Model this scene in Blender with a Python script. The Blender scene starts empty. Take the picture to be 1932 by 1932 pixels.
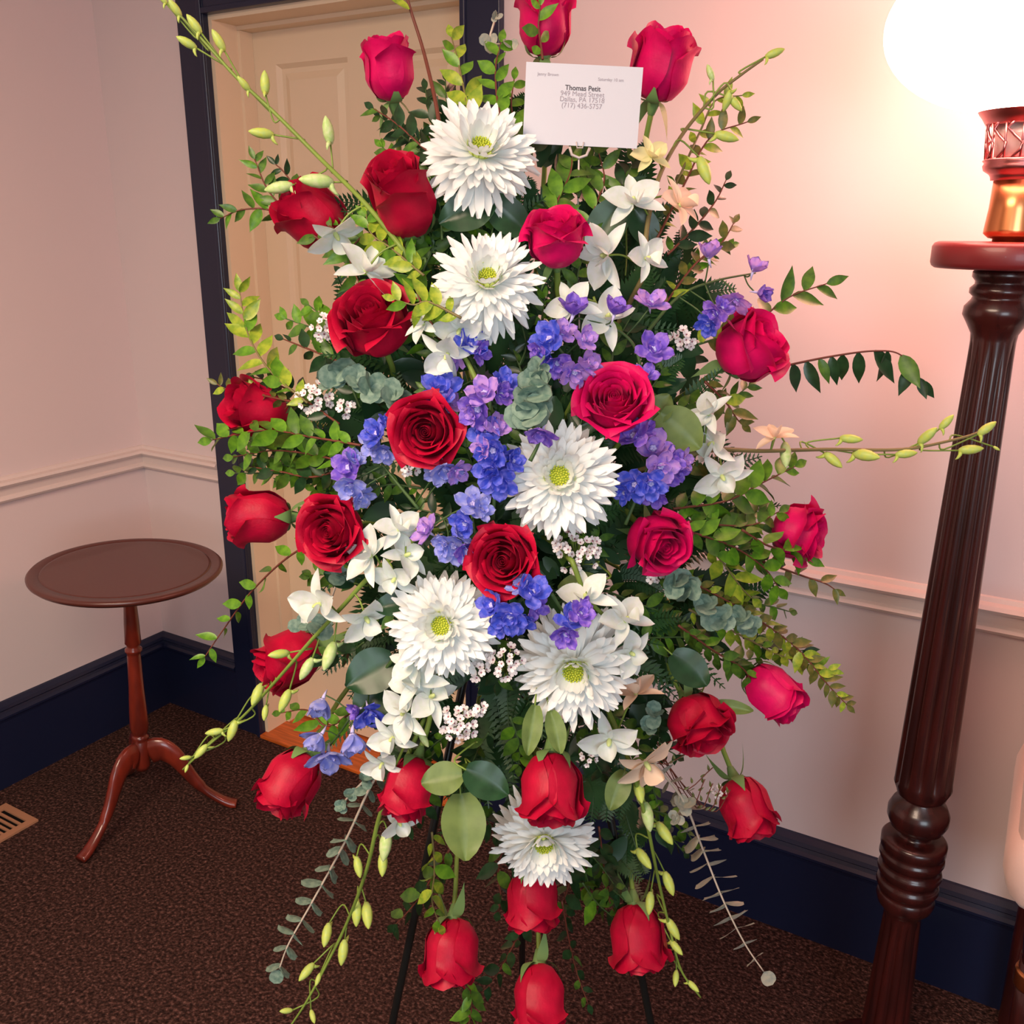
import bpy, bmesh, math, random
from math import sin, cos, pi, radians, sqrt
from mathutils import Vector, Matrix
random.seed(7)
S = bpy.context.scene
COL = S.collection
# ------------------------------------------------------------------ camera, world, lights, exposure
FPX = 1745.0; PITCH = radians(17.1); ROLL = radians(0.4); YAW = radians(30.3)
CAM = Vector((2.402, -1.836, 1.53))
FW = Vector((-sin(YAW)*cos(PITCH), cos(YAW)*cos(PITCH), -sin(PITCH)))
R0 = Vector((cos(YAW), sin(YAW), 0)); U0 = R0.cross(FW)
RT = cos(ROLL)*R0 + sin(ROLL)*U0; UP = -sin(ROLL)*R0 + cos(ROLL)*U0
FH = Vector((-sin(YAW), cos(YAW), 0))
cd = bpy.data.cameras.new('camera'); cam = bpy.data.objects.new('camera', cd); COL.objects.link(cam)
cd.sensor_width = 36; cd.lens = 36*FPX/1932; cd.clip_start = 0.02
cam.matrix_world = Matrix(((RT.x, UP.x, -FW.x, CAM.x), (RT.y, UP.y, -FW.y, CAM.y), (RT.z, UP.z, -FW.z, CAM.z), (0, 0, 0, 1)))
S.camera = cam
S.view_settings.view_transform = 'Standard'; S.view_settings.look = 'None'
S.view_settings.exposure = 0.0; S.view_settings.gamma = 1; S.view_settings.use_curve_mapping = False
W = bpy.data.worlds.new('world'); S.world = W; W.use_nodes = True
W.node_tree.nodes['Background'].inputs[0].default_value = (0.6, 0.7, 0.9, 1)
W.node_tree.nodes['Background'].inputs[1].default_value = 0.25
def light(name, kind, loc, target, power, color, size=1.0, size_y=None):
    l = bpy.data.lights.new(name, kind); l.energy = power; l.color = color
    if kind == 'AREA':
        l.size = size
        if size_y: l.shape = 'RECTANGLE'; l.size_y = size_y
    else: l.shadow_soft_size = size
    o = bpy.data.objects.new(name, l); COL.objects.link(o); o.location = loc
    o.rotation_euler = (Vector(target)-Vector(loc)).to_track_quat('-Z', 'Y').to_euler()
    return o
L_CEIL = light('ceiling_panel_light', 'AREA', (1.75, -2.5, 2.42), (1.75, -2.5, 0), 86, (1.0, 0.75, 0.56), 1.2, 1.2)
L_FILL = light('cool_fill_light', 'AREA', (4.2, -3.9, 1.5), (2.1, -0.5, 0.8), 56, (0.76, 0.90, 1.0), 1.6, 1.4)  # added cool area fill from behind the camera; its source is unseen
L_FLASH = light('camera_flash', 'POINT', CAM + UP*0.015 - RT*0.03 - FW*0.01, (0, 0, 0), 2.6, (0.93, 0.98, 1.0), 0.006)
GLOBE = (1.0, 0.40, 0.31); GLOBE_STR = 19.0

# ------------------------------------------------------------------ pixel helpers (photo frame 1932 x 1932)
def ray(x, y):
    return FW + ((x-966)/FPX)*RT - ((y-966)/FPX)*UP
def P(x, y, d):
    r = ray(x, y); return CAM + r*(d/r.dot(FH))
def mpp(x, y, d):
    return (d/ray(x, y).dot(FH))/FPX
def Pz(x, y, z):
    r = ray(x, y); return CAM + r*((z-CAM.z)/r.z)
def dome(x, y):
    base = 1.16 - 0.13*min(1, max(0, y/1932))
    r2 = ((x-960)/560)**2 + ((y-950)/900)**2
    return base - 0.17*max(0, 1-r2)
def img_dir(a, t, x=966, y=966):
    a = radians(a); t = radians(t); v = -ray(x, y).normalized()
    w = cos(a)*RT + sin(a)*UP; w = (w - v*w.dot(v)).normalized()
    return (cos(t)*w + sin(t)*v).normalized()

# ------------------------------------------------------------------ materials
def lin(c): return tuple((v/12.92 if v <= .04045 else ((v+.055)/1.055)**2.4) for v in c)
def mat(name, col, rough=0.5, spec=0.5, metal=0, var=0.0, scale=20, col2=None, trans=0.0, bump=0.0, bscale=60, coat=0, sheen=0, sheen_col=None, stretch=None, dist=0.002):
    m = bpy.data.materials.new(name); m.use_nodes = True; nt = m.node_tree; n = nt.nodes; l = nt.links
    b = n['Principled BSDF']; out = n['Material Output']
    b.inputs['Roughness'].default_value = rough; b.inputs['Specular IOR Level'].default_value = spec
    b.inputs['Metallic'].default_value = metal; b.inputs['Coat Weight'].default_value = coat
    b.inputs['Base Color'].default_value = (*col, 1)
    if sheen:
        b.inputs['Sheen Weight'].default_value = sheen; b.inputs['Sheen Roughness'].default_value = 0.4
        if sheen_col: b.inputs['Sheen Tint'].default_value = (*sheen_col, 1)
    csock = None
    if var or col2 or bump:
        tc = n.new('ShaderNodeTexCoord'); mp = n.new('ShaderNodeMapping'); l.new(tc.outputs['Object'], mp.inputs[0])
        if stretch: mp.inputs['Scale'].default_value = stretch
    if var or col2:
        nz = n.new('ShaderNodeTexNoise'); nz.inputs['Scale'].default_value = scale; nz.inputs['Detail'].default_value = 3
        l.new(mp.outputs[0], nz.inputs['Vector'])
        rp = n.new('ShaderNodeValToRGB'); l.new(nz.outputs[0], rp.inputs[0])
        c2 = col2 or tuple(c*(1-var) for c in col)
        rp.color_ramp.elements[0].color = (*c2, 1); rp.color_ramp.elements[1].color = (*col, 1)
        rp.color_ramp.elements[0].position = 0.35; rp.color_ramp.elements[1].position = 0.65
        l.new(rp.outputs[0], b.inputs['Base Color']); csock = rp.outputs[0]
    if bump:
        n2 = n.new('ShaderNodeTexNoise'); n2.inputs['Scale'].default_value = bscale; l.new(mp.outputs[0], n2.inputs['Vector'])
        bp = n.new('ShaderNodeBump'); bp.inputs['Strength'].default_value = bump; bp.inputs['Distance'].default_value = dist
        l.new(n2.outputs[0], bp.inputs['Height']); l.new(bp.outputs[0], b.inputs['Normal'])
    if trans:
        t = n.new('ShaderNodeBsdfTranslucent'); mx = n.new('ShaderNodeMixShader'); mx.inputs[0].default_value = trans
        t.inputs[0].default_value = (*col, 1)
        if csock: l.new(csock, t.inputs[0])
        l.new(b.outputs[0], mx.inputs[1]); l.new(t.outputs[0], mx.inputs[2]); l.new(mx.outputs[0], out.inputs[0])
    return m
def emis(name, col, s):
    m = bpy.data.materials.new(name); m.use_nodes = True; b = m.node_tree.nodes['Principled BSDF']
    b.inputs['Base Color'].default_value = (0.9, 0.88, 0.85, 1)
    b.inputs['Emission Color'].default_value = (*col, 1); b.inputs['Emission Strength'].default_value = s
    return m
M = {}
M['wall'] = mat('wall_paint', (0.69, 0.575, 0.562), 0.6, 0.25, bump=0.05, bscale=220)
M['ceil'] = mat('ceiling_paint', (0.72, 0.68, 0.64), 0.8, 0.2)
M['rail'] = mat('rail_paint', (0.68, 0.57, 0.53), 0.35, 0.45)
M['navy'] = mat('navy_gloss_paint', (0.008, 0.012, 0.036), 0.28, 0.5, bump=0.04, bscale=30)
M['door'] = mat('door_cream_paint', (0.76, 0.60, 0.42), 0.4, 0.4)
M['sill'] = mat('orange_wood', (0.62, 0.13, 0.02), 0.35, 0.5, var=0.4, scale=9, stretch=(1, 12, 1))
M['mahog'] = mat('mahogany', (0.046, 0.007, 0.006), 0.27, 0.5, col2=(0.020, 0.004, 0.004), scale=6, stretch=(9, 9, 1), coat=0.15)
M['litplate'] = mat('lamplit_mahogany', (0.17, 0.014, 0.016), 0.38, 0.45, coat=0.1)  # mahogany made brighter and redder, globe light painted into the top plate
M['cherry'] = mat('cherry_wood', (0.19, 0.022, 0.010), 0.28, 0.5, col2=(0.09, 0.011, 0.006), scale=8, stretch=(3, 3, 1), coat=0.3)
M['cherrytop'] = mat('table_top_wood', (0.085, 0.022, 0.015), 0.33, 0.5, col2=(0.085, 0.020, 0.014), scale=5, stretch=(1, 10, 1), coat=0.15)
M['copper'] = mat('copper_brass', (0.75, 0.30, 0.12), 0.28, 0.5, metal=1.0)
M['rosegold'] = mat('pierced_metal', (0.62, 0.22, 0.22), 0.3, 0.5, metal=1.0)
M['brass'] = mat('brass', (0.7, 0.35, 0.12), 0.25, 0.5, metal=1.0)
M['tan'] = mat('tan_vent_metal', (0.36, 0.18, 0.10), 0.45, 0.4)
M['black'] = mat('black_void', (0.004, 0.004, 0.004), 0.8, 0.1)
M['iron'] = mat('black_wire', (0.006, 0.008, 0.008), 0.35, 0.5)
M['globe'] = emis('lamp_globe_glass', GLOBE, GLOBE_STR)
M['uphol'] = mat('pale_pink_upholstery', (0.72, 0.50, 0.44), 0.85, 0.1, bump=0.2, bscale=400, sheen=0.2)
M['foam'] = mat('green_floral_foam', (0.012, 0.035, 0.012), 0.95, 0.1)
M['card'] = mat('white_card', (0.58, 0.58, 0.64), 0.6, 0.2)
M['ink'] = mat('grey_ink', (0.10, 0.09, 0.10), 0.7, 0.1)
M['inkpale'] = mat('pale_grey_ink', (0.34, 0.30, 0.34), 0.7, 0.1)
M['plastic'] = mat('clear_plastic', (0.50, 0.42, 0.40), 0.15, 0.5)
M['red'] = mat('crimson_petal', (0.50, 0.003, 0.036), 0.45, 0.22, var=0.25, scale=4, trans=0.10, sheen=0.07, sheen_col=(1, 0.15, 0.35), bump=0.12, bscale=25)
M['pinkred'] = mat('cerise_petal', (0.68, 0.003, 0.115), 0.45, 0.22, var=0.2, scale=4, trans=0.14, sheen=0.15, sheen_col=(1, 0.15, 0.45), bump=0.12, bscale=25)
M['white'] = mat('white_petal', (0.84, 0.87, 0.86), 0.55, 0.2, trans=0.25)
M['orchid'] = mat('orchid_petal', (0.78, 0.83, 0.83), 0.5, 0.25, trans=0.28, col2=(0.72, 0.80, 0.72), scale=5)
M['peach'] = mat('peach_orchid_petal', (0.86, 0.66, 0.50), 0.5, 0.25, trans=0.28)
M['yelwhite'] = mat('yellowish_petal', (0.86, 0.80, 0.42), 0.5, 0.25, trans=0.28)
M['disc'] = mat('lime_disc', (0.62, 0.66, 0.06), 0.6, 0.2, col2=(0.42, 0.52, 0.05), scale=30, trans=0.1)
M['inner'] = mat('cream_inner_petal', (0.74, 0.84, 0.24), 0.55, 0.2, trans=0.2)
M['throat'] = mat('orchid_throat', (0.62, 0.72, 0.30), 0.5, 0.2, trans=0.15)
M['bud'] = mat('green_bud', (0.50, 0.60, 0.10), 0.4, 0.35, col2=(0.42, 0.56, 0.16), scale=6, trans=0.12)
M['palebud'] = mat('pale_green_bud', (0.58, 0.68, 0.34), 0.4, 0.35, col2=(0.42, 0.62, 0.2), scale=6, trans=0.12)
M['dblue'] = mat('blue_delphinium', (0.055, 0.09, 0.62), 0.5, 0.25, col2=(0.26, 0.25, 0.82), scale=2.6, trans=0.25)
M['dviolet'] = mat('violet_delphinium', (0.17, 0.09, 0.60), 0.5, 0.25, col2=(0.44, 0.27, 0.76), scale=2.6, trans=0.25)
M['dlilac'] = mat('lilac_delphinium', (0.52, 0.30, 0.72), 0.5, 0.25, col2=(0.24, 0.16, 0.70), scale=2.6, trans=0.25)
M['dpale'] = mat('pale_delphinium', (0.24, 0.28, 0.78), 0.5, 0.25, col2=(0.48, 0.48, 0.78), scale=2.6, trans=0.25)
M['bee'] = mat('pale_flower_eye', (0.50, 0.46, 0.74), 0.5, 0.2)
M['stem'] = mat('green_stem', (0.20, 0.30, 0.05), 0.45, 0.35, var=0.3, scale=12)
M['darkstem'] = mat('dark_green_stem', (0.05, 0.10, 0.03), 0.5, 0.3)
M['brown'] = mat('red_brown_twig', (0.13, 0.035, 0.022), 0.5, 0.3)
M['olive'] = mat('olive_twig', (0.16, 0.13, 0.05), 0.5, 0.3)
M['sepal'] = mat('rose_sepal', (0.16, 0.28, 0.09), 0.5, 0.3, trans=0.1)
def leafm(name, c, c2, r=0.38): return mat(name, c, r, 0.45, col2=c2, scale=3.5, trans=0.18)
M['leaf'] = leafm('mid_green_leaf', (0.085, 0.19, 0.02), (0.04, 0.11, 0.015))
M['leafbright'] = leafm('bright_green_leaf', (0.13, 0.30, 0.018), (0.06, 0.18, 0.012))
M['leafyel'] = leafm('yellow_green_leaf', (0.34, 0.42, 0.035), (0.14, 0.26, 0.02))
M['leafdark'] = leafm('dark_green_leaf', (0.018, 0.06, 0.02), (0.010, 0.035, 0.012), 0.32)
M['leafwarm'] = leafm('olive_bronze_leaf', (0.15, 0.14, 0.03), (0.07, 0.10, 0.02))
M['fern'] = mat('deep_green_fern', (0.016, 0.055, 0.017), 0.42, 0.4, col2=(0.030, 0.095, 0.026), scale=16, trans=0.1)
M['euca'] = leafm('silver_green_leaf', (0.23, 0.34, 0.27), (0.09, 0.18, 0.15), 0.55)
M['eucapale'] = leafm('pale_silver_leaf', (0.40, 0.38, 0.30), (0.26, 0.30, 0.27), 0.6)
M['salal'] = leafm('matt_broad_leaf', (0.17, 0.25, 0.07), (0.13, 0.20, 0.055), 0.45)
M['salaldark'] = leafm('dark_broad_leaf', (0.022, 0.075, 0.030), (0.014, 0.05, 0.02), 0.35)
M['wax'] = mat('waxy_white_blossom', (0.86, 0.80, 0.80), 0.5, 0.2, trans=0.15)
M['waxeye'] = mat('blossom_eye', (0.30, 0.08, 0.12), 0.6, 0.2)

# carpet
def carpet():
    m = bpy.data.materials.new('brown_loop_carpet'); m.use_nodes = True; nt = m.node_tree; n = nt.nodes; l = nt.links; b = n['Principled BSDF']
    b.inputs['Roughness'].default_value = 0.95; b.inputs['Specular IOR Level'].default_value = 0.1
    tc = n.new('ShaderNodeTexCoord')
    v = n.new('ShaderNodeTexVoronoi'); v.inputs['Scale'].default_value = 190; l.new(tc.outputs['Object'], v.inputs['Vector'])
    nz = n.new('ShaderNodeTexNoise'); nz.inputs['Scale'].default_value = 130; nz.inputs['Detail'].default_value = 4; l.new(tc.outputs['Object'], nz.inputs['Vector'])
    rp = n.new('ShaderNodeValToRGB'); e = rp.color_ramp.elements
    e[0].position = 0.36; e[0].color = (0.026, 0.013, 0.011, 1); e[1].position = 0.72; e[1].color = (0.21, 0.105, 0.088, 1)
    k = rp.color_ramp.elements.new(0.52); k.color = (0.068, 0.032, 0.026, 1)
    l.new(nz.outputs[0], rp.inputs[0])
    mx = n.new('ShaderNodeMix'); mx.data_type = 'RGBA'; mx.blend_type = 'MULTIPLY'; mx.inputs[0].default_value = 0.6
    r2 = n.new('ShaderNodeValToRGB'); r2.color_ramp.elements[0].color = (1, 1, 1, 1); r2.color_ramp.elements[1].color = (0.25, 0.25, 0.25, 1); r2.color_ramp.elements[1].position = 0.75
    l.new(v.outputs['Distance'], r2.inputs[0]); l.new(rp.outputs[0], mx.inputs[6]); l.new(r2.outputs[0], mx.inputs[7]); l.new(mx.outputs[2], b.inputs['Base Color'])
    bp = n.new('ShaderNodeBump'); bp.inputs['Strength'].default_value = 0.9; bp.inputs['Distance'].default_value = 0.004; bp.invert = True
    l.new(v.outputs['Distance'], bp.inputs['Height']); l.new(bp.outputs[0], b.inputs['Normal'])
    return m
M['carpet'] = carpet()

# ------------------------------------------------------------------ mesh helpers
class MB:
    def __init__(s): s.v = []; s.f = []; s.mi = []
    def add(s, vs, fs, T=None, mi=0):
        k = len(s.v)
        s.v += [tuple(T @ Vector(p)) for p in vs] if T is not None else [tuple(p) for p in vs]
        s.f += [tuple(i+k for i in f) for f in fs]; s.mi += [mi]*len(fs); return s
    def box(s, a, b, bev=0, T=None):
        x0, y0, z0 = a; x1, y1, z1 = b
        if not bev:
            vs = [(x0,y0,z0),(x1,y0,z0),(x1,y1,z0),(x0,y1,z0),(x0,y0,z1),(x1,y0,z1),(x1,y1,z1),(x0,y1,z1)]
            return s.add(vs, [(0,3,2,1),(4,5,6,7),(0,1,5,4),(1,2,6,5),(2,3,7,6),(3,0,4,7)], T)
        bm = bmesh.new(); bmesh.ops.create_cube(bm, size=1)
        for q in bm.verts: q.co = Vector(((x0+x1)/2+q.co.x*(x1-x0), (y0+y1)/2+q.co.y*(y1-y0), (z0+z1)/2+q.co.z*(z1-z0)))
        bmesh.ops.bevel(bm, geom=bm.edges[:], offset=bev, segments=3, affect='EDGES', profile=0.5)
        s.add([q.co[:] for q in bm.verts], [[q.index for q in f.verts] for f in bm.faces], T); bm.free(); return s
    def tube(s, pts, rad, n=6, cap=True, mi=0):
        pts = [Vector(p) for p in pts]
        if not hasattr(rad, '__len__'): rad = [rad]*len(pts)
        k = len(s.v); up = Vector((0.13, 0.21, 0.97)); a = None
        for i, p in enumerate(pts):
            t = (pts[min(i+1, len(pts)-1)] - pts[max(i-1, 0)])
            t = t.normalized() if t.length > 1e-9 else Vector((0, 0, 1))
            if a is None:
                a = t.cross(up)
                if a.length < 0.1: a = t.cross(Vector((1, 0, 0)))
            else: a = a - t*a.dot(t)
            a.normalize(); b = t.cross(a)
            for j in range(n):
                w = 2*pi*j/n; s.v.append(tuple(p + (a*cos(w)+b*sin(w))*rad[i]))
        for i in range(len(pts)-1):
            for j in range(n):
                s.f.append((k+i*n+j, k+i*n+(j+1) % n, k+(i+1)*n+(j+1) % n, k+(i+1)*n+j)); s.mi.append(mi)
        if cap:
            s.f.append(tuple(k+j for j in range(n))[::-1]); s.f.append(tuple(k+(len(pts)-1)*n+j for j in range(n))); s.mi += [mi, mi]
        return s
    def lathe(s, prof, n=32, T=None, flute=None, mi=0):
        k = len(s.v); q = []
        for i, (r, z) in enumerate(prof):
            for j in range(n):
                w = 2*pi*j/n; rr = r
                if flute and flute[0] <= z <= flute[1]: rr = r*(1-flute[3]*(0.5+0.5*cos(flute[2]*w))**0.8)
                p = Vector((rr*cos(w), rr*sin(w), z)); s.v.append(tuple(T @ p if T is not None else p))
        for i in range(len(prof)-1):
            for j in range(n): s.f.append((k+i*n+j, k+i*n+(j+1) % n, k+(i+1)*n+(j+1) % n, k+(i+1)*n+j)); s.mi.append(mi)
        s.f.append(tuple(k+j for j in range(n))[::-1]); s.f.append(tuple(k+(len(prof)-1)*n+j for j in range(n))); s.mi += [mi, mi]
        return s
    def prism(s, prof, a, b, outdir):           # profile (out, z) run from a to b
        a = Vector(a); b = Vector(b); o = Vector(outdir); k = len(prof)
        vs = [a+o*p[0]+Vector((0, 0, p[1])) for p in prof] + [b+o*p[0]+Vector((0, 0, p[1])) for p in prof]
        fs = [(i, (i+1) % k, k+(i+1) % k, k+i) for i in range(k)] + [tuple(range(k))[::-1], tuple(range(k, 2*k))]
        return s.add(vs, fs)
    def mesh(s, name, mats, smooth=True):
        me = bpy.data.meshes.new(name); me.from_pydata(s.v, [], s.f)
        for m in (mats if isinstance(mats, (list, tuple)) else [mats]): me.materials.append(m)
        if isinstance(mats, (list, tuple)): me.polygons.foreach_set('material_index', s.mi)
        if smooth: me.polygons.foreach_set('use_smooth', [True]*len(me.polygons))
        me.update(); return me
    def build(s, name, mats, parent=None, smooth=True, recalc=False):
        me = s.mesh(name, mats, smooth)
        if recalc:
            bm = bmesh.new(); bm.from_mesh(me); bmesh.ops.recalc_face_normals(bm, faces=bm.faces); bm.to_mesh(me); bm.free()
        o = bpy.data.objects.new(name, me); COL.objects.link(o)
        if parent: attach(o, parent)
        return o
MWC = {}
def world(o):
    return MWC.get(o.name, o.matrix_basis)
def attach(o, parent, M_world=None):
    o.parent = parent; mw = M_world if M_world is not None else Matrix()
    o.matrix_parent_inverse = Matrix(); o.matrix_basis = world(parent).inverted() @ mw; MWC[o.name] = mw
def inst(name, me, parent, M_world):
    o = bpy.data.objects.new(name, me); COL.objects.link(o)
    if parent: attach(o, parent, M_world)
    else: o.matrix_basis = M_world; MWC[o.name] = M_world
    return o
def thing(name, loc, label, cat, group=None):
    o = bpy.data.objects.new(name, None); COL.objects.link(o); o.empty_display_size = 0.02
    mw = loc if isinstance(loc, Matrix) else Matrix.Translation(Vector(loc))
    o.matrix_basis = mw; MWC[o.name] = mw
    o['label'] = label; o['category'] = cat
    if group: o['group'] = group
    return o
def flat_shade(o):
    o.data.polygons.foreach_set('use_smooth', [False]*len(o.data.polygons)); return o
def struct(o): o['kind'] = 'structure'; return o
def frame(pos, x, z, s=1.0):
    x = x.normalized(); z = (z - x*z.dot(x))
    if z.length < 1e-4: z = x.orthogonal()
    z.normalize(); y = z.cross(x)
    if not hasattr(s, '__len__'): s = (s, s, s)
    return Matrix(((x.x*s[0], y.x*s[1], z.x*s[2], pos.x), (x.y*s[0], y.y*s[1], z.y*s[2], pos.y), (x.z*s[0], y.z*s[1], z.z*s[2], pos.z), (0, 0, 0, 1)))
def zframe(pos, z, spin, s=1.0, ref=None):
    z = z.normalized(); x = (ref - z*ref.dot(z)) if ref is not None else z.orthogonal()
    if x.length < 1e-3: x = z.orthogonal()
    x.normalize(); x = Matrix.Rotation(spin, 3, z) @ x
    return frame(pos, x, z, s)
def smooth_path(pts, k=5):
    if len(pts) < 3: 
        return [pts[0].lerp(pts[-1], i/k) for i in range(k+1)]
    P_ = [pts[0]*2-pts[1]] + list(pts) + [pts[-1]*2-pts[-2]]; out = []
    for i in range(1, len(P_)-2):
        for j in range(k):
            t = j/k; a, b, c, d = P_[i-1:i+3]
            out.append(0.5*((2*b) + (c-a)*t + (2*a-5*b+4*c-d)*t*t + (3*b-a-3*c+d)*t**3))
    out.append(pts[-1]); return out

# ------------------------------------------------------------------ room
XW = 0.0; ZC = 2.5; RX = 5.2; FY = -5.0
DL, DR, DH, DD = 0.439, 1.207, 2.032, 0.125       # door opening and recess
CL, CR, CH = 0.345, 1.303, 2.130                   # outside of the casing
def slab(name, a, b, m):
    return struct(flat_shade(MB().box(a, b).build(name, m)))
slab('floor', (-0.12, FY-0.12, -0.08), (RX+0.12, 0.0, 0), M['carpet'])
slab('ceiling', (-0.12, FY-0.12, ZC), (RX+0.12, 0.12, ZC+0.08), M['ceil'])
slab('wall_left', (-0.12, FY, 0), (0, 0.12, ZC), M['wall'])
slab('wall_right', (RX, FY, 0), (RX+0.12, 0.12, ZC), M['wall'])
slab('wall_front', (-0.12, FY-0.12, 0), (RX+0.12, FY, ZC), M['wall'])
w = MB().box((0, 0, 0), (DL, 0.12, ZC)).box((DR, 0, 0), (RX, 0.12, ZC)).box((DL, 0, DH), (DR, 0.12, ZC))
struct(flat_shade(w.build('wall_back', M['wall'])))
BBP = [(0, 0), (0.018, 0), (0.018, 0.195), (0.020, 0.203), (0.024, 0.207), (0.024, 0.213), (0.017, 0.219), (0.014, 0.227), (0.019, 0.232), (0.016, 0.241), (0.006, 0.250), (0, 0.252)]
struct(flat_shade(MB().prism(BBP, (0, FY, 0), (0, 0, 0), (1, 0, 0)).build('baseboard_left', M['navy'], recalc=True)))
struct(flat_shade(MB().prism(BBP, (0, 0, 0), (CL, 0, 0), (0, -1, 0)).prism(BBP, (CR, 0, 0), (RX, 0, 0), (0, -1, 0)).build('baseboard_back', M['navy'], recalc=True)))
RP = [(0, 0.808), (0.008, 0.808), (0.016, 0.812), (0.020, 0.818), (0.016, 0.824), (0.010, 0.828), (0.012, 0.842), (0.014, 0.850), (0.022, 0.853), (0.027, 0.860), (0.022, 0.867), (0.008, 0.870), (0.005, 0.878), (0, 0.880)]
struct(flat_shade(MB().prism(RP, (0, FY, 0), (0, 0, 0), (1, 0, 0)).build('trim_1', M['rail'], recalc=True)))
struct(flat_shade(MB().prism(RP, (0, 0, 0), (CL, 0, 0), (0, -1, 0)).build('trim_2', M['rail'], recalc=True)))
struct(flat_shade(MB().prism(RP, (CR, 0, 0), (RX, 0, 0), (0, -1, 0)).build('trim_3', M['rail'], recalc=True)))
# door: casing, jambs, leaf, four raised panels, wooden threshold
door = bpy.data.objects.new('door_1', None); COL.objects.link(door); door.location = (DL, 0, 0); struct(door)
MWC['door_1'] = Matrix.Translation((DL, 0, 0)); door['label'] = 'cream panelled door in a navy casing behind the flowers'
def casing(name, a, b, axis):
    m = MB(); (x0, z0), (x1, z1) = a, b
    m.box((x0, -0.020, z0), (x1, 0, z1), 0.003)
    if axis == 'v':
        inner = x1 if x1 < 1 else x0; sgn = -1 if x1 < 1 else 1
        i0, i1 = sorted((inner, inner+sgn*0.014)); m.box((i0, -0.027, z0), (i1, -0.018, z1), 0.003)
    else: m.box((x0, -0.027, z0), (x1, -0.018, z0+0.014), 0.003)
    return flat_shade(m.build(name, M['navy'], door))
casing('casing_side', (CL, 0), (DL, CH), 'v'); casing('casing_side', (DR, 0), (CR, CH), 'v'); casing('casing_head', (DL, DH), (DR, CH), 'h')
j = MB().box((DL-0.001, -0.002, 0), (DL+0.012, DD+0.03, DH)).box((DL+0.012, DD-0.045, 0.012), (DL+0.022, DD-0.0005, DH-0.0225)); flat_shade(j.build('jamb', M['door'], door))
j = MB().box((DR-0.012, -0.002, 0), (DR+0.001, DD+0.03, DH)).box((DR-0.022, DD-0.045, 0.012), (DR-0.012, DD-0.0005, DH-0.0225)); flat_shade(j.build('jamb', M['door'], door))
j = MB().box((DL+0.0121, -0.002, DH-0.012), (DR-0.0121, DD+0.03, DH+0.001)).box((DL+0.0121, DD-0.045, DH-0.022), (DR-0.0121, DD-0.0005, DH-0.0121)); flat_shade(j.build('jamb', M['door'], door))
# leaf: stiles and rails around four openings
lx0, lx1 = DL+0.012, DR-0.012; c0, c1 = lx0+0.085, lx0+0.325; c2, c3 = lx1-0.325, lx1-0.085
lf = MB(); y0, y1 = DD, DD+0.03
for a, b in (((lx0, 0.02), (c0, DH-0.012)), ((c1, 0.02), (c2, DH-0.012)), ((c3, 0.02), (lx1, DH-0.012))): lf.box((a[0], y0, a[1]), (b[0], y1, b[1]))
zr = [(0.02, 0.24), (0.86, 1.02), (1.93, DH-0.012)]
for xa, xb in ((c0, c1), (c2, c3)):
    for za, zb in zr: lf.box((xa, y0, za), (xb, y1, zb))
flat_shade(lf.build('door_leaf', M['door'], door))
for xa, xb in ((c0, c1), (c2, c3)):
    for za, zb in ((0.24, 0.86), (1.02, 1.93)):
        p = MB(); q = 0.016
        rings = [(0, 0.000), (0.010, 0.012), (0.022, 0.012), (0.040, 0.004)]
        vs = []
        for off, dy in rings: vs += [(xa+off, y0+dy, za+off), (xb-off, y0+dy, za+off), (xb-off, y0+dy, zb-off), (xa+off, y0+dy, zb-off)]
        fs = [(4*i+k, 4*i+(k+1) % 4, 4*i+4+(k+1) % 4, 4*i+4+k) for i in range(3) for k in range(4)] + [(12, 13, 14, 15)]
        p.add(vs, fs); p.box((xa, y0+0.016, za), (xb, y0+0.026, zb)); flat_shade(p.build('door_panel', M['door'], door, recalc=False))
flat_shade(MB().box((DL+0.0, -0.028, 0), (DR, DD+0.03, 0.012), 0.003).build('threshold', M['sill'], door))
# floor register
vx0, vx1, vy0, vy1 = 0.095, 0.240, -0.99, -0.640
vt = thing('floor_vent', (0.167, -0.815, 0), 'tan metal floor register with dark slots set in the carpet by the left wall', 'vent')
f = MB()
f.box((vx0, vy0, 0), (vx1, vy0+0.02, 0.006)).box((vx0, vy1-0.02, 0), (vx1, vy1, 0.006)).box((vx0, vy0+0.02, 0), (vx0+0.022, vy1-0.02, 0.006)).box((vx1-0.022, vy0+0.02, 0), (vx1, vy1-0.02, 0.006))
f.build('vent_frame', M['tan'], vt, smooth=False)
MB().box((vx0+0.022, vy0+0.02, 0.0003), (vx1-0.022, vy1-0.02, 0.0012)).build('duct_opening', M['black'], vt, smooth=False)
sl = MB().box((-0.052, -0.0035, 0.0012), (0.052, 0.0035, 0.0052)).mesh('vent_slat', M['tan'], False)
yy = vy0+0.034
while yy < vy1-0.026:
    inst('slat', sl, vt, Matrix.Translation((0.1675, yy, 0))); yy += 0.0165

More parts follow.
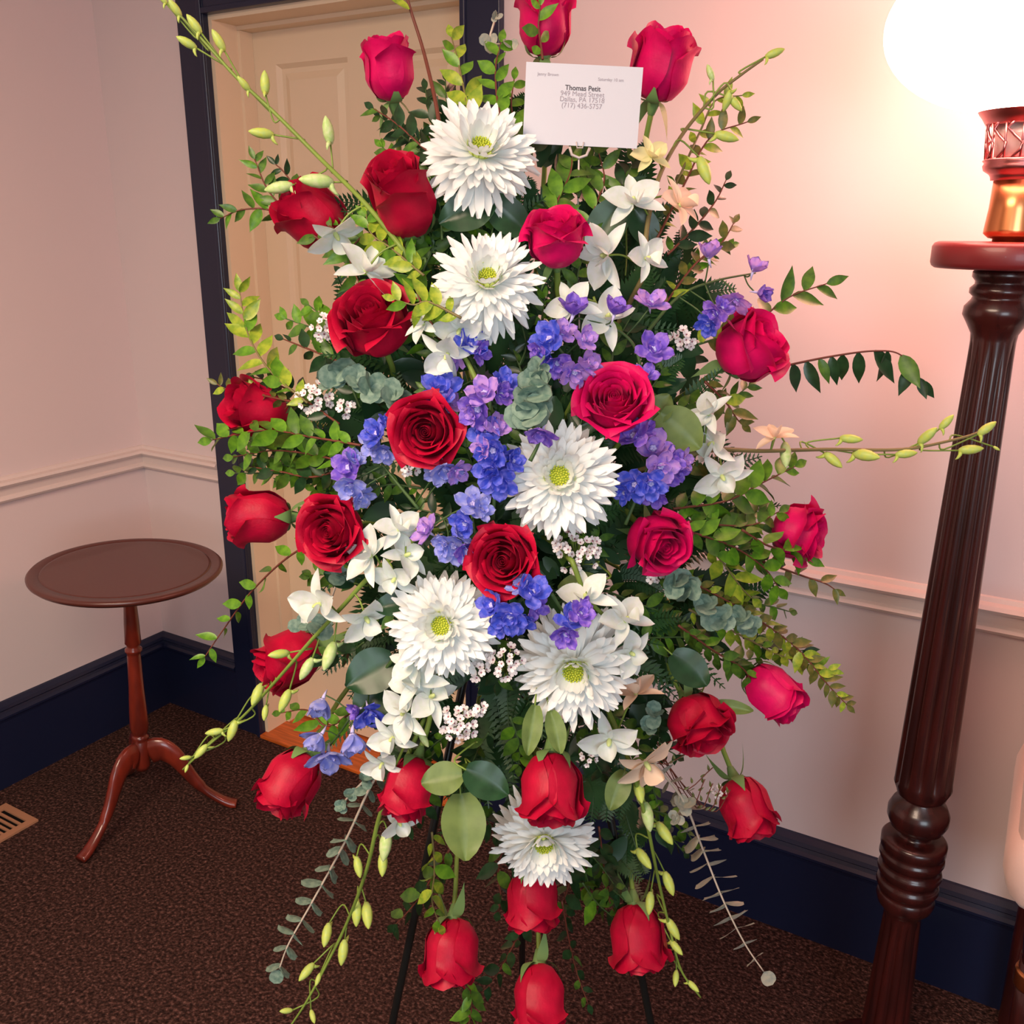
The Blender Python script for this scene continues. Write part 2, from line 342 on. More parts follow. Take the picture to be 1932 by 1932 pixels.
# ------------------------------------------------------------------ pedestal table
TC = Vector((0.459, -0.459, 0)); TH = 0.70
tb = thing('pedestal_table', TC, 'small round mahogany tripod table standing in the corner', 'table')
TT = Matrix.Translation(TC+Vector((0, 0, 0.24))) @ Matrix.Rotation(0.045, 4, FH) @ Matrix.Translation((0, 0, -0.24))   # the top leans very slightly on its column
MB().lathe([(0.0005, TH-0.018), (0.205, TH-0.018), (0.228, TH-0.013), (0.236, TH-0.006), (0.237, TH-0.001), (0.233, TH+0.003), (0.230, TH+0.0032), (0.208, TH+0.0032), (0.2076, TH+0.0018), (0.2060, TH+0.0018), (0.2056, TH+0.0032), (0.200, TH+0.0032), (0.0005, TH+0.0032)], 72, TT @ Matrix.Diagonal((0.965, 0.965, 1, 1)) @ Matrix.Translation((0, 0, 0.008))).build('tabletop', M['cherrytop'], tb)
MB().lathe([(0.0005, 0.135), (0.022, 0.135), (0.028, 0.15), (0.028, 0.222), (0.024, 0.226), (0.030, 0.231), (0.024, 0.237), (0.021, 0.240), (0.026, 0.246), (0.030, 0.262), (0.029, 0.30), (0.024, 0.38), (0.0215, 0.47), (0.0215, 0.478), (0.027, 0.482), (0.027, 0.488), (0.0205, 0.493), (0.0205, 0.50), (0.026, 0.505), (0.024, 0.56), (0.017, 0.66), (0.020, 0.672), (0.034, TH-0.018), (0.0005, TH-0.018)], 28, TT @ Matrix.Diagonal((0.78, 0.78, 1, 1)), flute=None).build('column', M['cherry'], tb)
def cabriole(parent, c, foot, m):
    d = (foot-c); d.z = 0; L = d.length; d.normalize(); n = Vector((-d.y, d.x, 0)); mb = MB()
    cen = [(0.020, 0.185, 0.036), (0.05, 0.192, 0.034), (0.085, 0.168, 0.027), (0.11, 0.130, 0.020), (0.135, 0.090, 0.016), (0.165, 0.055, 0.0135), (0.20, 0.028, 0.0125), (0.225, 0.014, 0.013), (0.244, 0.010, 0.010)]
    pts = smooth_path([Vector((q[0], q[1], q[2])) for q in cen], 4); k = 10; N = len(pts)
    vs = []; fs = []
    for i, q in enumerate(pts):
        t = (pts[min(i+1, N-1)]-pts[max(i-1, 0)]); tx, tz = t.x, t.y; l = sqrt(tx*tx+tz*tz); nx, nz = -tz/l, tx/l
        h = q.z; wd = 0.0125 if q.x < 0.16 else 0.0125+(q.x-0.16)*0.05
        for j_ in range(k):
            a = 2*pi*j_/k; u = cos(a); v = sin(a); rr = 1/max(abs(u), abs(v))*0.25+0.75
            hx = q.x/0.244*L/0.95*0.95 + nx*h*u*rr*(0.6 if q.x > .15 else 1); z = max(0.0, q.y + nz*h*u*rr)
            vs.append(c + d*hx + n*(wd*v*rr) + Vector((0, 0, z)))
    for i in range(N-1):
        for j_ in range(k): fs.append((i*k+j_, i*k+(j_+1) % k, (i+1)*k+(j_+1) % k, (i+1)*k+j_))
    fs += [tuple(range(k)), tuple((N-1)*k+j_ for j_ in range(k))]
    mb.add(vs, fs).build('leg', m, parent, recalc=True)
for ft in ((0.487, -0.690), (0.645, -0.320), (0.246, -0.368)):
    cabriole(tb, TC.copy(), Vector((ft[0], ft[1], 0)), M['cherry'])

# ------------------------------------------------------------------ fluted floor lamp
LC = Vector((2.317, -0.287, 0)); LT = Matrix.Translation(LC)
lamp = thing('floor_lamp', LC, 'tall fluted mahogany floor lamp with a glowing white globe', 'lamp')
MB().lathe([(0.0005, 0), (0.098, 0), (0.102, 0.004), (0.102, 0.012), (0.098, 0.017), (0.080, 0.021), (0.060, 0.026), (0.046, 0.034), (0.0005, 0.034)], 48, LT).build('base', M['mahog'], lamp)
pr = [(0.0005, 0.03), (0.034, 0.03), (0.044, 0.04), (0.045, 0.06), (0.040, 0.075), (0.037, 0.085)]
pr += [(0.042-0.010*i/16, 0.09+0.265*i/16) for i in range(17)]
pr += [(0.032, 0.360), (0.036, 0.368), (0.046, 0.380), (0.049, 0.392), (0.046, 0.402), (0.044, 0.405), (0.049, 0.411), (0.0525, 0.420), (0.050, 0.429), (0.045, 0.434), (0.050, 0.440), (0.0535, 0.449), (0.051, 0.458), (0.0455, 0.463), (0.0505, 0.469), (0.054, 0.478), (0.053, 0.487), (0.048, 0.491), (0.054, 0.497), (0.054, 0.512), (0.050, 0.517), (0.030, 0.5175), (0.026, 0.518), (0.022, 0.524), (0.030, 0.530), (0.044, 0.541), (0.050, 0.556), (0.050, 0.570), (0.044, 0.584), (0.030, 0.594), (0.030, 0.599), (0.040, 0.604)]
pr += [(0.040, 0.606), (0.0465, 0.622)] + [(0.0465-0.0155*(i/20)**1.05, 0.63+0.745*i/20) for i in range(21)]
pr += [(0.032, 1.385), (0.040, 1.400), (0.047, 1.412), (0.046, 1.424), (0.038, 1.434), (0.0365, 1.438), (0.042, 1.443), (0.042, 1.450), (0.036, 1.456), (0.036, 1.460), (0.041, 1.466), (0.041, 1.473), (0.037, 1.477), (0.0005, 1.478)]
def lathe_fluted(prof, n, T):
    mb = MB(); vs = []
    for r, z in prof:
        for j_ in range(n):
            w_ = 2*pi*j_/n; rr = r
            if 0.625 < z < 1.372 or 0.095 < z < 0.352: rr = r*(0.84+0.16*abs(sin(6*w_))**0.6)
            vs.append(T @ Vector((rr*cos(w_), rr*sin(w_), z)))
    fs = [(i*n+j_, i*n+(j_+1) % n, (i+1)*n+(j_+1) % n, (i+1)*n+j_) for i in range(len(prof)-1) for j_ in range(n)]
    return mb.add(vs, fs + [tuple(range(n))[::-1], tuple((len(prof)-1)*n+j_ for j_ in range(n))])
lathe_fluted(pr, 96, LT).build('column', M['mahog'], lamp)
MB().lathe([(0.0005, 1.478), (0.094, 1.478), (0.098, 1.481), (0.100, 1.486), (0.100, 1.508), (0.097, 1.513), (0.092, 1.515), (0.0005, 1.515)], 56, LT).build('top_plate', M['litplate'], lamp)
MB().lathe([(0.0005, 1.513), (0.022, 1.513), (0.022, 1.519), (0.028, 1.520), (0.035, 1.526), (0.035, 1.532), (0.0325, 1.56), (0.0315, 1.606), (0.0005, 1.606)], 40, LT).build('socket_cup', M['copper'], lamp)
cg = MB().lathe([(0.0005, 1.598), (0.036, 1.598), (0.037, 1.603), (0.039, 1.606), (0.047, 1.611), (0.049, 1.617), (0.047, 1.621), (0.050, 1.624), (0.046, 1.627), (0.0005, 1.627)], 40, LT)
cg.build('collar', M['rosegold'], lamp)
gal = MB()
gal.lathe([(0.036, 1.627), (0.038, 1.655), (0.039, 1.672), (0.0005, 1.672)], 24, LT, mi=1)
for k in range(14):
    a = 2*pi*k/14
    pts = [LC+Vector((cos(a+da)*r, sin(a+da)*r, z)) for da, r, z in ((0, .046, 1.626), (.2, .047, 1.636), (.24, .048, 1.645), (.0, .048, 1.655), (-.2, .049, 1.664), (0, .051, 1.674))]
    gal.tube(pts, 0.0022, 5); gal.tube([LC+Vector((cos(a+.22)*.0465, sin(a+.22)*.0465, 1.626)), LC+Vector((cos(a+.22)*.051, sin(a+.22)*.051, 1.675))], 0.0016, 5)
gal.build('pierced_gallery', [M['rosegold'], M['plastic']], lamp)
MB().lathe([(0.047, 1.670), (0.053, 1.672), (0.058, 1.680), (0.068, 1.692), (0.084, 1.702), (0.085, 1.706), (0.078, 1.706), (0.060, 1.696), (0.046, 1.678)], 48, LT).build('flared_rim', M['rosegold'], lamp)
gz = 1.795
MB().lathe([(0.004, gz-0.112)]+[(0.2*sin(a)**0.9, gz-0.112*cos(a)) for a in [pi*i/28 for i in range(1, 28)]]+[(0.004, gz+0.112)], 56, LT).build('glass_globe', M['globe'], lamp)

# ------------------------------------------------------------------ upholstered chair at the right edge
ch = thing('upholstered_chair', (2.78, -0.30, 0), 'pale pink upholstered chair with dark legs beside the lamp, cut by the right edge', 'chair')
def soft(name, a, b, bev, m, levels=2):
    o = MB().box(a, b, bev).build(name, m, ch); return o
soft('backrest', (2.463, -0.44, 0.53), (2.56, -0.035, 0.905), 0.04, M['uphol'])
soft('seat_cushion', (2.451, -0.46, 0.528), (3.02, -0.035, 0.68), 0.06, M['uphol'])
soft('seat_rail', (2.500, -0.42, 0.43), (2.99, -0.05, 0.545), 0.01, M['mahog'])
for x_, y_ in ((2.520, -0.395), (2.96, -0.395), (2.520, -0.075), (2.96, -0.075)):
    MB().lathe([(0.0005, 0), (0.013, 0), (0.016, 0.03), (0.020, 0.28), (0.022, 0.44), (0.0005, 0.44)], 20, Matrix.Translation((x_, y_, 0))).build('leg', M['mahog'], ch)
    MB().lathe([(0.0005, 0.383), (0.0245, 0.383), (0.026, 0.388), (0.026, 0.410), (0.0245, 0.415), (0.0005, 0.415)], 24, Matrix.Translation((x_, y_, 0))).build('leg_collar', M['copper'], ch)

# ------------------------------------------------------------------ wire easel carrying a foam block
apex = P(991, 727, 1.20)
HUB = P(985, 985, 1.155)
def to_floor(a, b):
    t = (0.004-a.z)/(b.z-a.z); return a + (b-a)*t
ez = thing('wire_easel', Vector((apex.x, apex.y, 0)), 'black wire tripod easel that carries the flower spray', 'easel')
f1 = to_floor(apex, P(740, 1932, 1.08)); f2 = to_floor(apex, P(1228, 1932, 1.08)); f3 = to_floor(apex, P(985, 1820, 1.42))
for q in (f1, f2, f3): MB().tube([apex, apex.lerp(q, 0.5), q], 0.0058, 10).build('leg', M['iron'], ez)
MB().tube([apex.lerp(f1, 0.28), apex.lerp(f2, 0.28)], 0.004, 8).build('crossbar', M['iron'], ez)
fb = P(985, 985, 1.135)
Tf = frame(fb, R0, FH)
foam = MB().box((-0.10, -0.15, -0.035), (0.10, 0.15, 0.035), 0.012, Tf).build('foam_cage', M['foam'])
foam['label'] = 'dark green floral foam cage at the heart of the spray, behind the blooms'; foam['category'] = 'foam'
MWC['foam_cage'] = Matrix()

# ------------------------------------------------------------------ flower part meshes (shared)
def petal_grid(fn, nu, nv, name, m):
    mb = MB(); vs = [fn(-1+2*i/nu, j/nv) for j in range(nv+1) for i in range(nu+1)]
    fs = [(j*(nu+1)+i, j*(nu+1)+i+1, (j+1)*(nu+1)+i+1, (j+1)*(nu+1)+i) for j in range(nv) for i in range(nu)]
    return mb.add(vs, fs).mesh(name, m)
def interp(x, xs, ys):
    for i in range(len(xs)-1):
        if x <= xs[i+1]:
            t = (x-xs[i])/(xs[i+1]-xs[i]); t = t*t*(3-2*t)*0.5+t*0.5; return ys[i]+(ys[i+1]-ys[i])*t
    return ys[-1]
def rose_petal(rm, rl, h, span, curl, spiral, wav, ph, m):
    def fn(u, v):
        r = interp(v, [0, .12, .38, .85, 1], [0.05, rm*.72, rm, rl, rl])
        c = max(0, (v-.74)/.26); r += curl*c*c*(0.55+0.45*abs(u)**1.5)
        r += spiral*u*min(1, v*1.5) + 0.035*abs(u)**5*v + wav*sin(4.3*u+ph)*v**3
        w_ = 0.45+0.55*sin(min(v, .62)/.62*pi/2); w_ *= 1-0.10*max(0, (v-.8)/.2)**2
        th = u*span/2*w_
        z = h*v*(1-0.13*abs(u)**2.6*v) - curl*0.75*c*c*(0.4+0.6*abs(u)) + wav*0.5*sin(6*u+ph*2)*v**3 + 0.012*max(0, 1-8*abs(u+0.1))*v**6*3
        return (r*cos(th), r*sin(th), z)
    return petal_grid(fn, 12, 10, 'rose_petal', m)
RTYPE = {
 'bud': dict(zs=1.13, diam=0.93, core=(0.05, 0.14, .93, 2.2), wh=[(3, .22, .14, .95, 2.7, .015, .02), (3, .31, .21, 1.0, 2.5, .03, .025), (4, .385, .285, 1.0, 2.3, .05, .03), (4, .43, .36, .97, 2.05, .065, .03), (2, .445, .41, .91, 1.75, .10, .02)]),
 'half': dict(zs=1.0, diam=1.12, core=(0.04, 0.15, .88, 2.6), wh=[(3, .24, .17, .91, 2.7, .02, .025), (4, .34, .26, .97, 2.4, .04, .03), (4, .43, .36, 1.0, 2.2, .09, .035), (4, .475, .43, .95, 2.0, .14, .03), (3, .50, .48, .86, 1.8, .18, .02)]),
 'open': dict(zs=0.85, diam=1.32, core=(0.035, 0.13, .80, 3.2), wh=[(3, .20, .15, .84, 2.7, .02, .025), (4, .28, .235, .89, 2.4, .04, .03), (5, .38, .33, .93, 2.1, .07, .035), (5, .46, .44, .92, 1.9, .13, .03), (5, .51, .53, .83, 1.75, .18, .02)])}
RM = {}
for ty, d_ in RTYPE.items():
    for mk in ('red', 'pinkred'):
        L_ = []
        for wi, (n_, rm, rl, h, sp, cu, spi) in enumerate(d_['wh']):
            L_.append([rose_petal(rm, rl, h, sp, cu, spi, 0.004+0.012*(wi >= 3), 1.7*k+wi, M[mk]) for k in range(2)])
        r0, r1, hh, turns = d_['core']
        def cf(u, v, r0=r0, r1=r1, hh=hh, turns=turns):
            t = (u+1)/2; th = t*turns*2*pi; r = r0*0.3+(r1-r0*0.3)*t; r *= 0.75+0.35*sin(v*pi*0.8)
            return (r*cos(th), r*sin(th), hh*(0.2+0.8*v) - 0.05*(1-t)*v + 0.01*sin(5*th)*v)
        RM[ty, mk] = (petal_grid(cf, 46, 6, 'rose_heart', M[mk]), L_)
def sepal_fn(u, v): 
    w_ = 0.11*sin(pi*min(1, v*0.9+0.12))**0.8*(1-v)**0.35
    return (0.10+0.34*v-0.06*v*v*2, u*w_, 0.30*v*v*1.0 - 0.05*v + 0.06*abs(u)*w_)
SEP = petal_grid(sepal_fn, 4, 8, 'sepal_shape', M['sepal'])
def sepal_back(u, v):
    w_ = 0.10*sin(pi*min(1, v*0.9+0.12))**0.8*(1-v)**0.35
    return (0.09+0.22*v, u*w_, -0.10*v-0.30*v*v)
SEPB = petal_grid(sepal_back, 4, 8, 'sepal_shape', M['sepal'])
CAL = MB().lathe([(0.03, -0.20), (0.06, -0.18), (0.085, -0.10), (0.11, -0.02), (0.14, 0.05), (0.06, 0.07)], 14).mesh('calyx_shape', M['sepal'])

def leaf_fn(wid, cup, droop, tip=1.0):
    def fn(u, v):
        w_ = wid*0.5*sin(pi*min(1, v**0.85*0.97+0.03))**(0.75 if v < .5 else 1.15)*(1-0.15*v*tip)
        return (v, u*w_, cup*abs(u)*w_ - droop*v*v)
    return fn
LEAF = {k: [petal_grid(leaf_fn(wd, 0.35, dr), 2, 7, 'leaf_shape', M[k]) for wd, dr in ((0.44, 0.10), (0.38, 0.22), (0.47, -0.05))] for k in ('leaf', 'leafbright', 'leafyel', 'leafdark', 'leafwarm')}
ROUND = {k: [petal_grid(lambda u, v, c=c: (v, u*0.42*sqrt(max(0, 1-(2*v-1)**2))**0.9, c*abs(u)*0.2+0.05*sin(3*v)), 4, 7, 'round_leaf_shape', M[k]) for c in (0.4, 0.1)] for k in ('euca', 'eucapale')}
for k in ('salal', 'salaldark'):
    ROUND[k] = [petal_grid(lambda u, v, w=w: (v, u*w*sin(pi*min(1, v*0.93+0.06))**0.6*(1-0.12*v), 0.10*abs(u)-0.12*v*v+0.012*sin(14*v)*abs(u)), 8, 10, 'broad_leaf_shape', M[k]) for w in (0.34, 0.40)]
BUDM = {k: MB().lathe([(0.012, 0), (0.09, 0.04), (0.17, 0.18), (0.205, 0.38), (0.20, 0.6), (0.14, 0.82), (0.05, 0.96), (0.008, 1.0)], 10).mesh('bud_shape', M[k]) for k in ('bud', 'palebud')}
def spur_bud(k):
    mb = MB().lathe([(0.012, 0), (0.09, 0.03), (0.17, 0.18), (0.21, 0.40), (0.19, 0.64), (0.12, 0.85), (0.04, 0.97), (0.006, 1.0)], 10)
    mb.tube([(0.05, 0, 0.10), (0.20, 0, 0.05), (0.32, 0, -0.05), (0.37, 0, -0.14)], [0.10, 0.08, 0.05, 0.015], 8)
    return mb.mesh('bud_shape', M[k])
BUDS = {k: spur_bud(k) for k in ('bud', 'palebud')}

DIRHUB = HUB
def stem_mesh(name, pts, rad, m, parent, n=7, k=5):
    pts = smooth_path([Vector(p) for p in pts], k)
    return MB().tube(pts, rad if not hasattr(rad, '__len__') else [rad[0]+(rad[1]-rad[0])*i/(len(pts)-1) for i in range(len(pts))], n).build(name, m, parent)
ANCH = []
HEADS = []
# ------------------------------------------------------------------ roses
def rose(cx, cy, wpx, ang, tilt, ty, mk, label, dd=0.0, back=False, vis=0, spin=None, leaf=None):
    d_ = dome(cx, cy)+dd; T = RTYPE[ty]; s = wpx*mpp(cx, cy, d_)/T['diam']
    ax = img_dir(ang, tilt, cx, cy); C_ = P(cx, cy, d_); base = C_ - ax*(0.5*s*T['zs'])
    rnd = random.Random(int(cx*7+cy)); sp0 = rnd.random()*6.28 if spin is None else spin
    Mb = zframe(base, ax, sp0, (s, s, s*T['zs']))
    r = thing('rose', zframe(base, ax, 0, 1.0), label, 'rose', 'long-stemmed red roses')
    heart, wh = RM[ty, mk]
    inst('heart', heart, r, Mb)
    for wi, (n_, *_) in enumerate(T['wh']):
        a0 = rnd.random()*6.28
        for k in range(n_):
            a = a0 + 2*pi*k/n_ + rnd.uniform(-.12, .12); sc = 1+rnd.uniform(-.03, .03)
            tl = Matrix.Rotation(rnd.uniform(-.035, .05)+(0.05 if wi == len(T['wh'])-1 else 0), 4, 'Y')
            inst('petal', wh[wi][k % 2], r, Mb @ Matrix.Rotation(a, 4, 'Z') @ tl @ Matrix.Diagonal((sc, sc, 1+rnd.uniform(-.04, .03), 1)))
    inst('calyx', CAL, r, Mb)
    for k in range(5):
        inst('sepal', SEPB if (back or k % 2) else SEP, r, Mb @ Matrix.Rotation(2*pi*k/5+.3, 4, 'Z') @ Matrix.Diagonal((1.25, 1.25, 1.2, 1)))
    p0 = base - ax*0.19*s*T['zs']; L = (DIRHUB-p0).length
    hub = P(DIRHUB_PX[0]+rnd.uniform(-50, 50), DIRHUB_PX[1]+rnd.uniform(-90, 90), 1.13)
    p1 = p0 - ax*max(0.03, L*0.22); p2 = p1.lerp(hub, 0.45) - ax*L*0.05 + FH*0.035
    stem_mesh('stem', [p0+ax*0.01, p0 - ax*0.02, p1, p2, hub], [0.0036, 0.0030], M['stem'], r, 7, 4)
    ANCH.append((cx, cy, label)); HEADS.append((C_, s*T['diam']*0.5))
    return r
DIRHUB_PX = (980, 1000)
ROSES = [
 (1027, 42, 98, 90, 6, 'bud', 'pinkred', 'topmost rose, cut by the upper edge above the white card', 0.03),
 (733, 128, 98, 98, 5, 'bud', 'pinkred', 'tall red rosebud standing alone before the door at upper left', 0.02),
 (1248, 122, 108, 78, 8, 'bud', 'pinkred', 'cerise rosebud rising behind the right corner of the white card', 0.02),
 (759, 371, 128, 112, 28, 'bud', 'red', 'large egg-shaped red rose left of the topmost chrysanthemum', -0.01),
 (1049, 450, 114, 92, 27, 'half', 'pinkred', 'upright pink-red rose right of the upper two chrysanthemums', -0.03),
 (590, 408, 112, 138, 12, 'bud', 'red', 'red rosebud half hidden by a white orchid at upper left', 0.05),
 (706, 608, 140, 112, 42, 'half', 'red', 'crimson rose with swirled top left of the second chrysanthemum', 0.0),
 (806, 813, 142, 200, 76, 'open', 'red', 'open rose seen face on, left of the blue delphinium column', -0.03),
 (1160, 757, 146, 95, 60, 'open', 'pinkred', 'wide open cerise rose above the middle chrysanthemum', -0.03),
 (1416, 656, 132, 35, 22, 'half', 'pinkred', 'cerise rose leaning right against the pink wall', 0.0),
 (488, 772, 104, 165, 25, 'bud', 'red', 'red rose mostly covered by bright green leaves at left', 0.04),
 (487, 975, 100, 180, 0, 'bud', 'red', 'red rosebud pointing straight left over the navy door casing', 0.0),
 (628, 1002, 140, 190, 58, 'open', 'red', 'large open red rose facing left over the door jamb', -0.02),
 (953, 1058, 142, 190, 74, 'open', 'red', 'open red rose at the centre between two chrysanthemums', -0.04),
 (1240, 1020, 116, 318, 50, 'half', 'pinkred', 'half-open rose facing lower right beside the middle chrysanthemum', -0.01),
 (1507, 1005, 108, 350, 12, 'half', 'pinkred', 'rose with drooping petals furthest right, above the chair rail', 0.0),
 (545, 1245, 104, 205, 15, 'bud', 'red', 'dark red rosebud behind the orchid buds at lower left', 0.05),
 (546, 1476, 104, 238, 8, 'bud', 'red', 'dusky red rosebud hanging over the carpet below the lilac florets', 0.0),
 (770, 1487, 98, 252, 8, 'bud', 'red', 'slim red rosebud hanging beside two round green leaves', -0.02),
 (1041, 1488, 114, 272, 14, 'bud', 'red', 'red rose hanging directly over the lowest chrysanthemum', -0.04),
 (1318, 1364, 118, 300, 22, 'half', 'red', 'red rose with a flared lip leaning down in front of the lilac wall', -0.01),
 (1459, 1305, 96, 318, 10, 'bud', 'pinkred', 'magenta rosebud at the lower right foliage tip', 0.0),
 (1408, 1524, 96, 292, 4, 'bud', 'red', 'red rosebud over the navy baseboard at right', 0.0),
 (1003, 1696, 98, 270, 2, 'bud', 'red', 'dark red rosebud just under the lowest chrysanthemum', 0.03),
 (851, 1797, 102, 266, 2, 'bud', 'red', 'bright red rosebud hanging at lower left on a pale stem', 0.0),
 (1203, 1770, 102, 276, 2, 'bud', 'red', 'red rosebud hanging at lower right beside the orchid buds', 0.0),
 (1018, 1884, 102, 271, 2, 'bud', 'red', 'lowest rosebud of all, at the bottom edge', 0.0)]
for q in ROSES: rose(*q)

# ------------------------------------------------------------------ chrysanthemums
def ray_petal(inc, mk='white', wid=0.17):
    def fn(u, v):
        w_ = wid*0.5*(0.35+0.65*min(1, v*2.2))*(1 if v < .82 else sqrt(max(0.03, 1-((v-.82)/.18)**2)))
        
        z = inc*(v*v) + 0.35*u*u*w_ ; x = v - 0.12*abs(inc)*v*v - (0.02*(1-abs(u)) if v >= 0.99 else 0)
        return (x, u*w_, z)
    return petal_grid(fn, 4, 6, 'ray_petal_shape', M[mk])
RP_ = {k: [ray_petal(k, wid=0.15), ray_petal(k, wid=0.125)] for k in (-0.22, 0.10, 0.35, 0.55)}
RPI = [ray_petal(0.45, 'inner', 0.2)]
dm = MB()
dm.lathe([(0.16, -0.02), (0.15, 0.06), (0.10, 0.11), (0.05, 0.12), (0.002, 0.12)], 20)
for i in range(70):
    rr = 0.15*sqrt((i+.5)/70); a = i*2.39996; z = 0.12-1.9*rr*rr+0.0
    dm.lathe([(0.004, -0.01), (0.013, 0.01), (0.014, 0.035), (0.006, 0.045)], 5, Matrix.Translation((rr*cos(a), rr*sin(a), z)))
DISC = dm.mesh('disc_shape', M['disc'])
CUP = MB().lathe([(0.02, -0.16), (0.06, -0.13), (0.16, -0.06), (0.17, -0.02), (0.05, 0.0)], 14).mesh('cup_shape', M['sepal'])
def mum(cx, cy, rpx, ang, tilt, label, dd=0.0, seed=1):
    d_ = dome(cx, cy)+dd; s = rpx*mpp(cx, cy, d_); ax = img_dir(ang, tilt, cx, cy); base = P(cx, cy, d_); rnd = random.Random(seed)
    Mb = zframe(base, ax, 0, s); c = thing('chrysanthemum', zframe(base, ax, 0, 1), label, 'chrysanthemum', 'white chrysanthemums')
    for n_, ln, el, inc, r0, z0 in ((26, .92, -16, -0.22, .10, -.07), (30, .90, -5, -0.22, .10, -.05), (30, .86, 3, 0.10, .10, -.02), (28, .76, 12, 0.10, .10, -.01), (26, .64, 22, 0.10, .09, .01), (22, .52, 34, 0.35, .09, .03), (18, .38, 47, 0.35, .09, .05)):
        a0 = rnd.random()
        for k in range(n_):
            a = 2*pi*(k+a0)/n_ + rnd.uniform(-.07, .07); e = radians(el+rnd.uniform(-7, 7)); L = ln*rnd.uniform(.84, 1.08)
            me = RP_[inc][rnd.random() < .3]
            inst('petal', me, c, Mb @ Matrix.Rotation(a, 4, 'Z') @ Matrix.Translation((r0, 0, z0)) @ Matrix.Rotation(-e, 4, 'Y') @ Matrix.Rotation(rnd.uniform(-.25, .25), 4, 'X') @ Matrix.Diagonal((L, 0.62+0.38*L, L, 1)))
    for k in range(14):
        a = 2*pi*k/14+rnd.uniform(-.1, .1); L = rnd.uniform(.15, .24)
        inst('inner_petal', RPI[0], c, Mb @ Matrix.Rotation(a, 4, 'Z') @ Matrix.Translation((0.16, 0, 0.03)) @ Matrix.Rotation(-radians(rnd.uniform(34, 58)), 4, 'Y') @ Matrix.Diagonal((L, .40, L, 1)))
    inst('disc', DISC, c, Mb @ Matrix.Diagonal((1.25, 1.25, 1.25, 1))); inst('calyx', CUP, c, Mb)
    hub = P(980+rnd.uniform(-40, 40), 1000+rnd.uniform(-60, 60), 1.13); p0 = base-ax*0.15*s; L = (hub-p0).length
    stem_mesh('stem', [p0, p0-ax*min(0.04, L*.3)+FH*0.02, p0.lerp(hub, .5)+FH*0.04, hub], 0.0034, M['stem'], c, 7, 4)
    ANCH.append((cx, cy, label)); HEADS.append((base, s*0.6))
MUMS = [(906, 286, 122, 82, 48, 'topmost white chrysanthemum, directly left of the card'),
 (919, 530, 112, 85, 58, 'second white chrysanthemum from the top, beside the upright pink-red rose'),
 (1055, 900, 120, 90, 80, 'middle white chrysanthemum with a lime centre below the wide open rose'),
 (834, 1180, 112, 200, 78, 'white chrysanthemum at lower left of the central red rose'),
 (1083, 1262, 122, 265, 66, 'white chrysanthemum at lower right of the central red rose'),
 (1027, 1586, 106, 270, 50, 'lowest white chrysanthemum, tilted down between two hanging roses')]
for i, q in enumerate(MUMS): mum(*q, dd=-0.02, seed=i+3)

# ------------------------------------------------------------------ orchids
def opetal(L, w0, cup, bend, mk, ruffle=0.0):
    def fn(u, v):
        w_ = w0*0.5*sin(pi*min(1, v**0.8*0.93+0.05))**0.62
        return (v*L*(1-0.06*abs(u)*v), u*w_, cup*u*u*w_*1.2 + bend*v*v + ruffle*sin(5*u+4*v)*v)
    return petal_grid(fn, 6, 8, 'orchid_petal_shape', M[mk])
OP = {}
for mk in ('orchid', 'peach', 'yelwhite'):
    OP[mk] = (opetal(1.0, 0.42, 0.4, -0.12, mk), opetal(0.98, 0.78, 0.25, -0.08, mk, 0.02), opetal(0.62, 0.62, 1.1, 0.22, mk, 0.02))
COLM = MB().lathe([(0.02, -0.1), (0.07, 0.0), (0.08, 0.12), (0.06, 0.24), (0.02, 0.30)], 10).mesh('throat_shape', M['throat'])
def orchid_flower(parent, cx, cy, rpx, d_, ang, tilt, spin, mk='orchid'):
    s = rpx*mpp(cx, cy, d_); ax = img_dir(ang, tilt, cx, cy); pos = P(cx, cy, d_); Mb = zframe(pos, ax, radians(spin), s, ref=RT); rnd = random.Random(int(cx+cy*3))
    c = inst('flower', COLM, parent, Mb); a_, b_, l_ = OP[mk]
    for az, me, el in ((90, a_, 10), (215, a_, 5), (325, a_, 5), (20, b_, 16), (160, b_, 16)):
        inst('petal', me, c, Mb @ Matrix.Rotation(radians(az+rnd.uniform(-8, 8)), 4, 'Z') @ Matrix.Translation((0.05, 0, 0)) @ Matrix.Rotation(-radians(el+rnd.uniform(-10, 14)), 4, 'Y'))
    inst('lip', l_, c, Mb @ Matrix.Rotation(radians(270), 4, 'Z') @ Matrix.Translation((0.04, 0, 0.03)) @ Matrix.Rotation(-radians(38), 4, 'Y'))
    return pos
def nearest_on(path, p):
    return min(path, key=lambda q: (q-p).length)
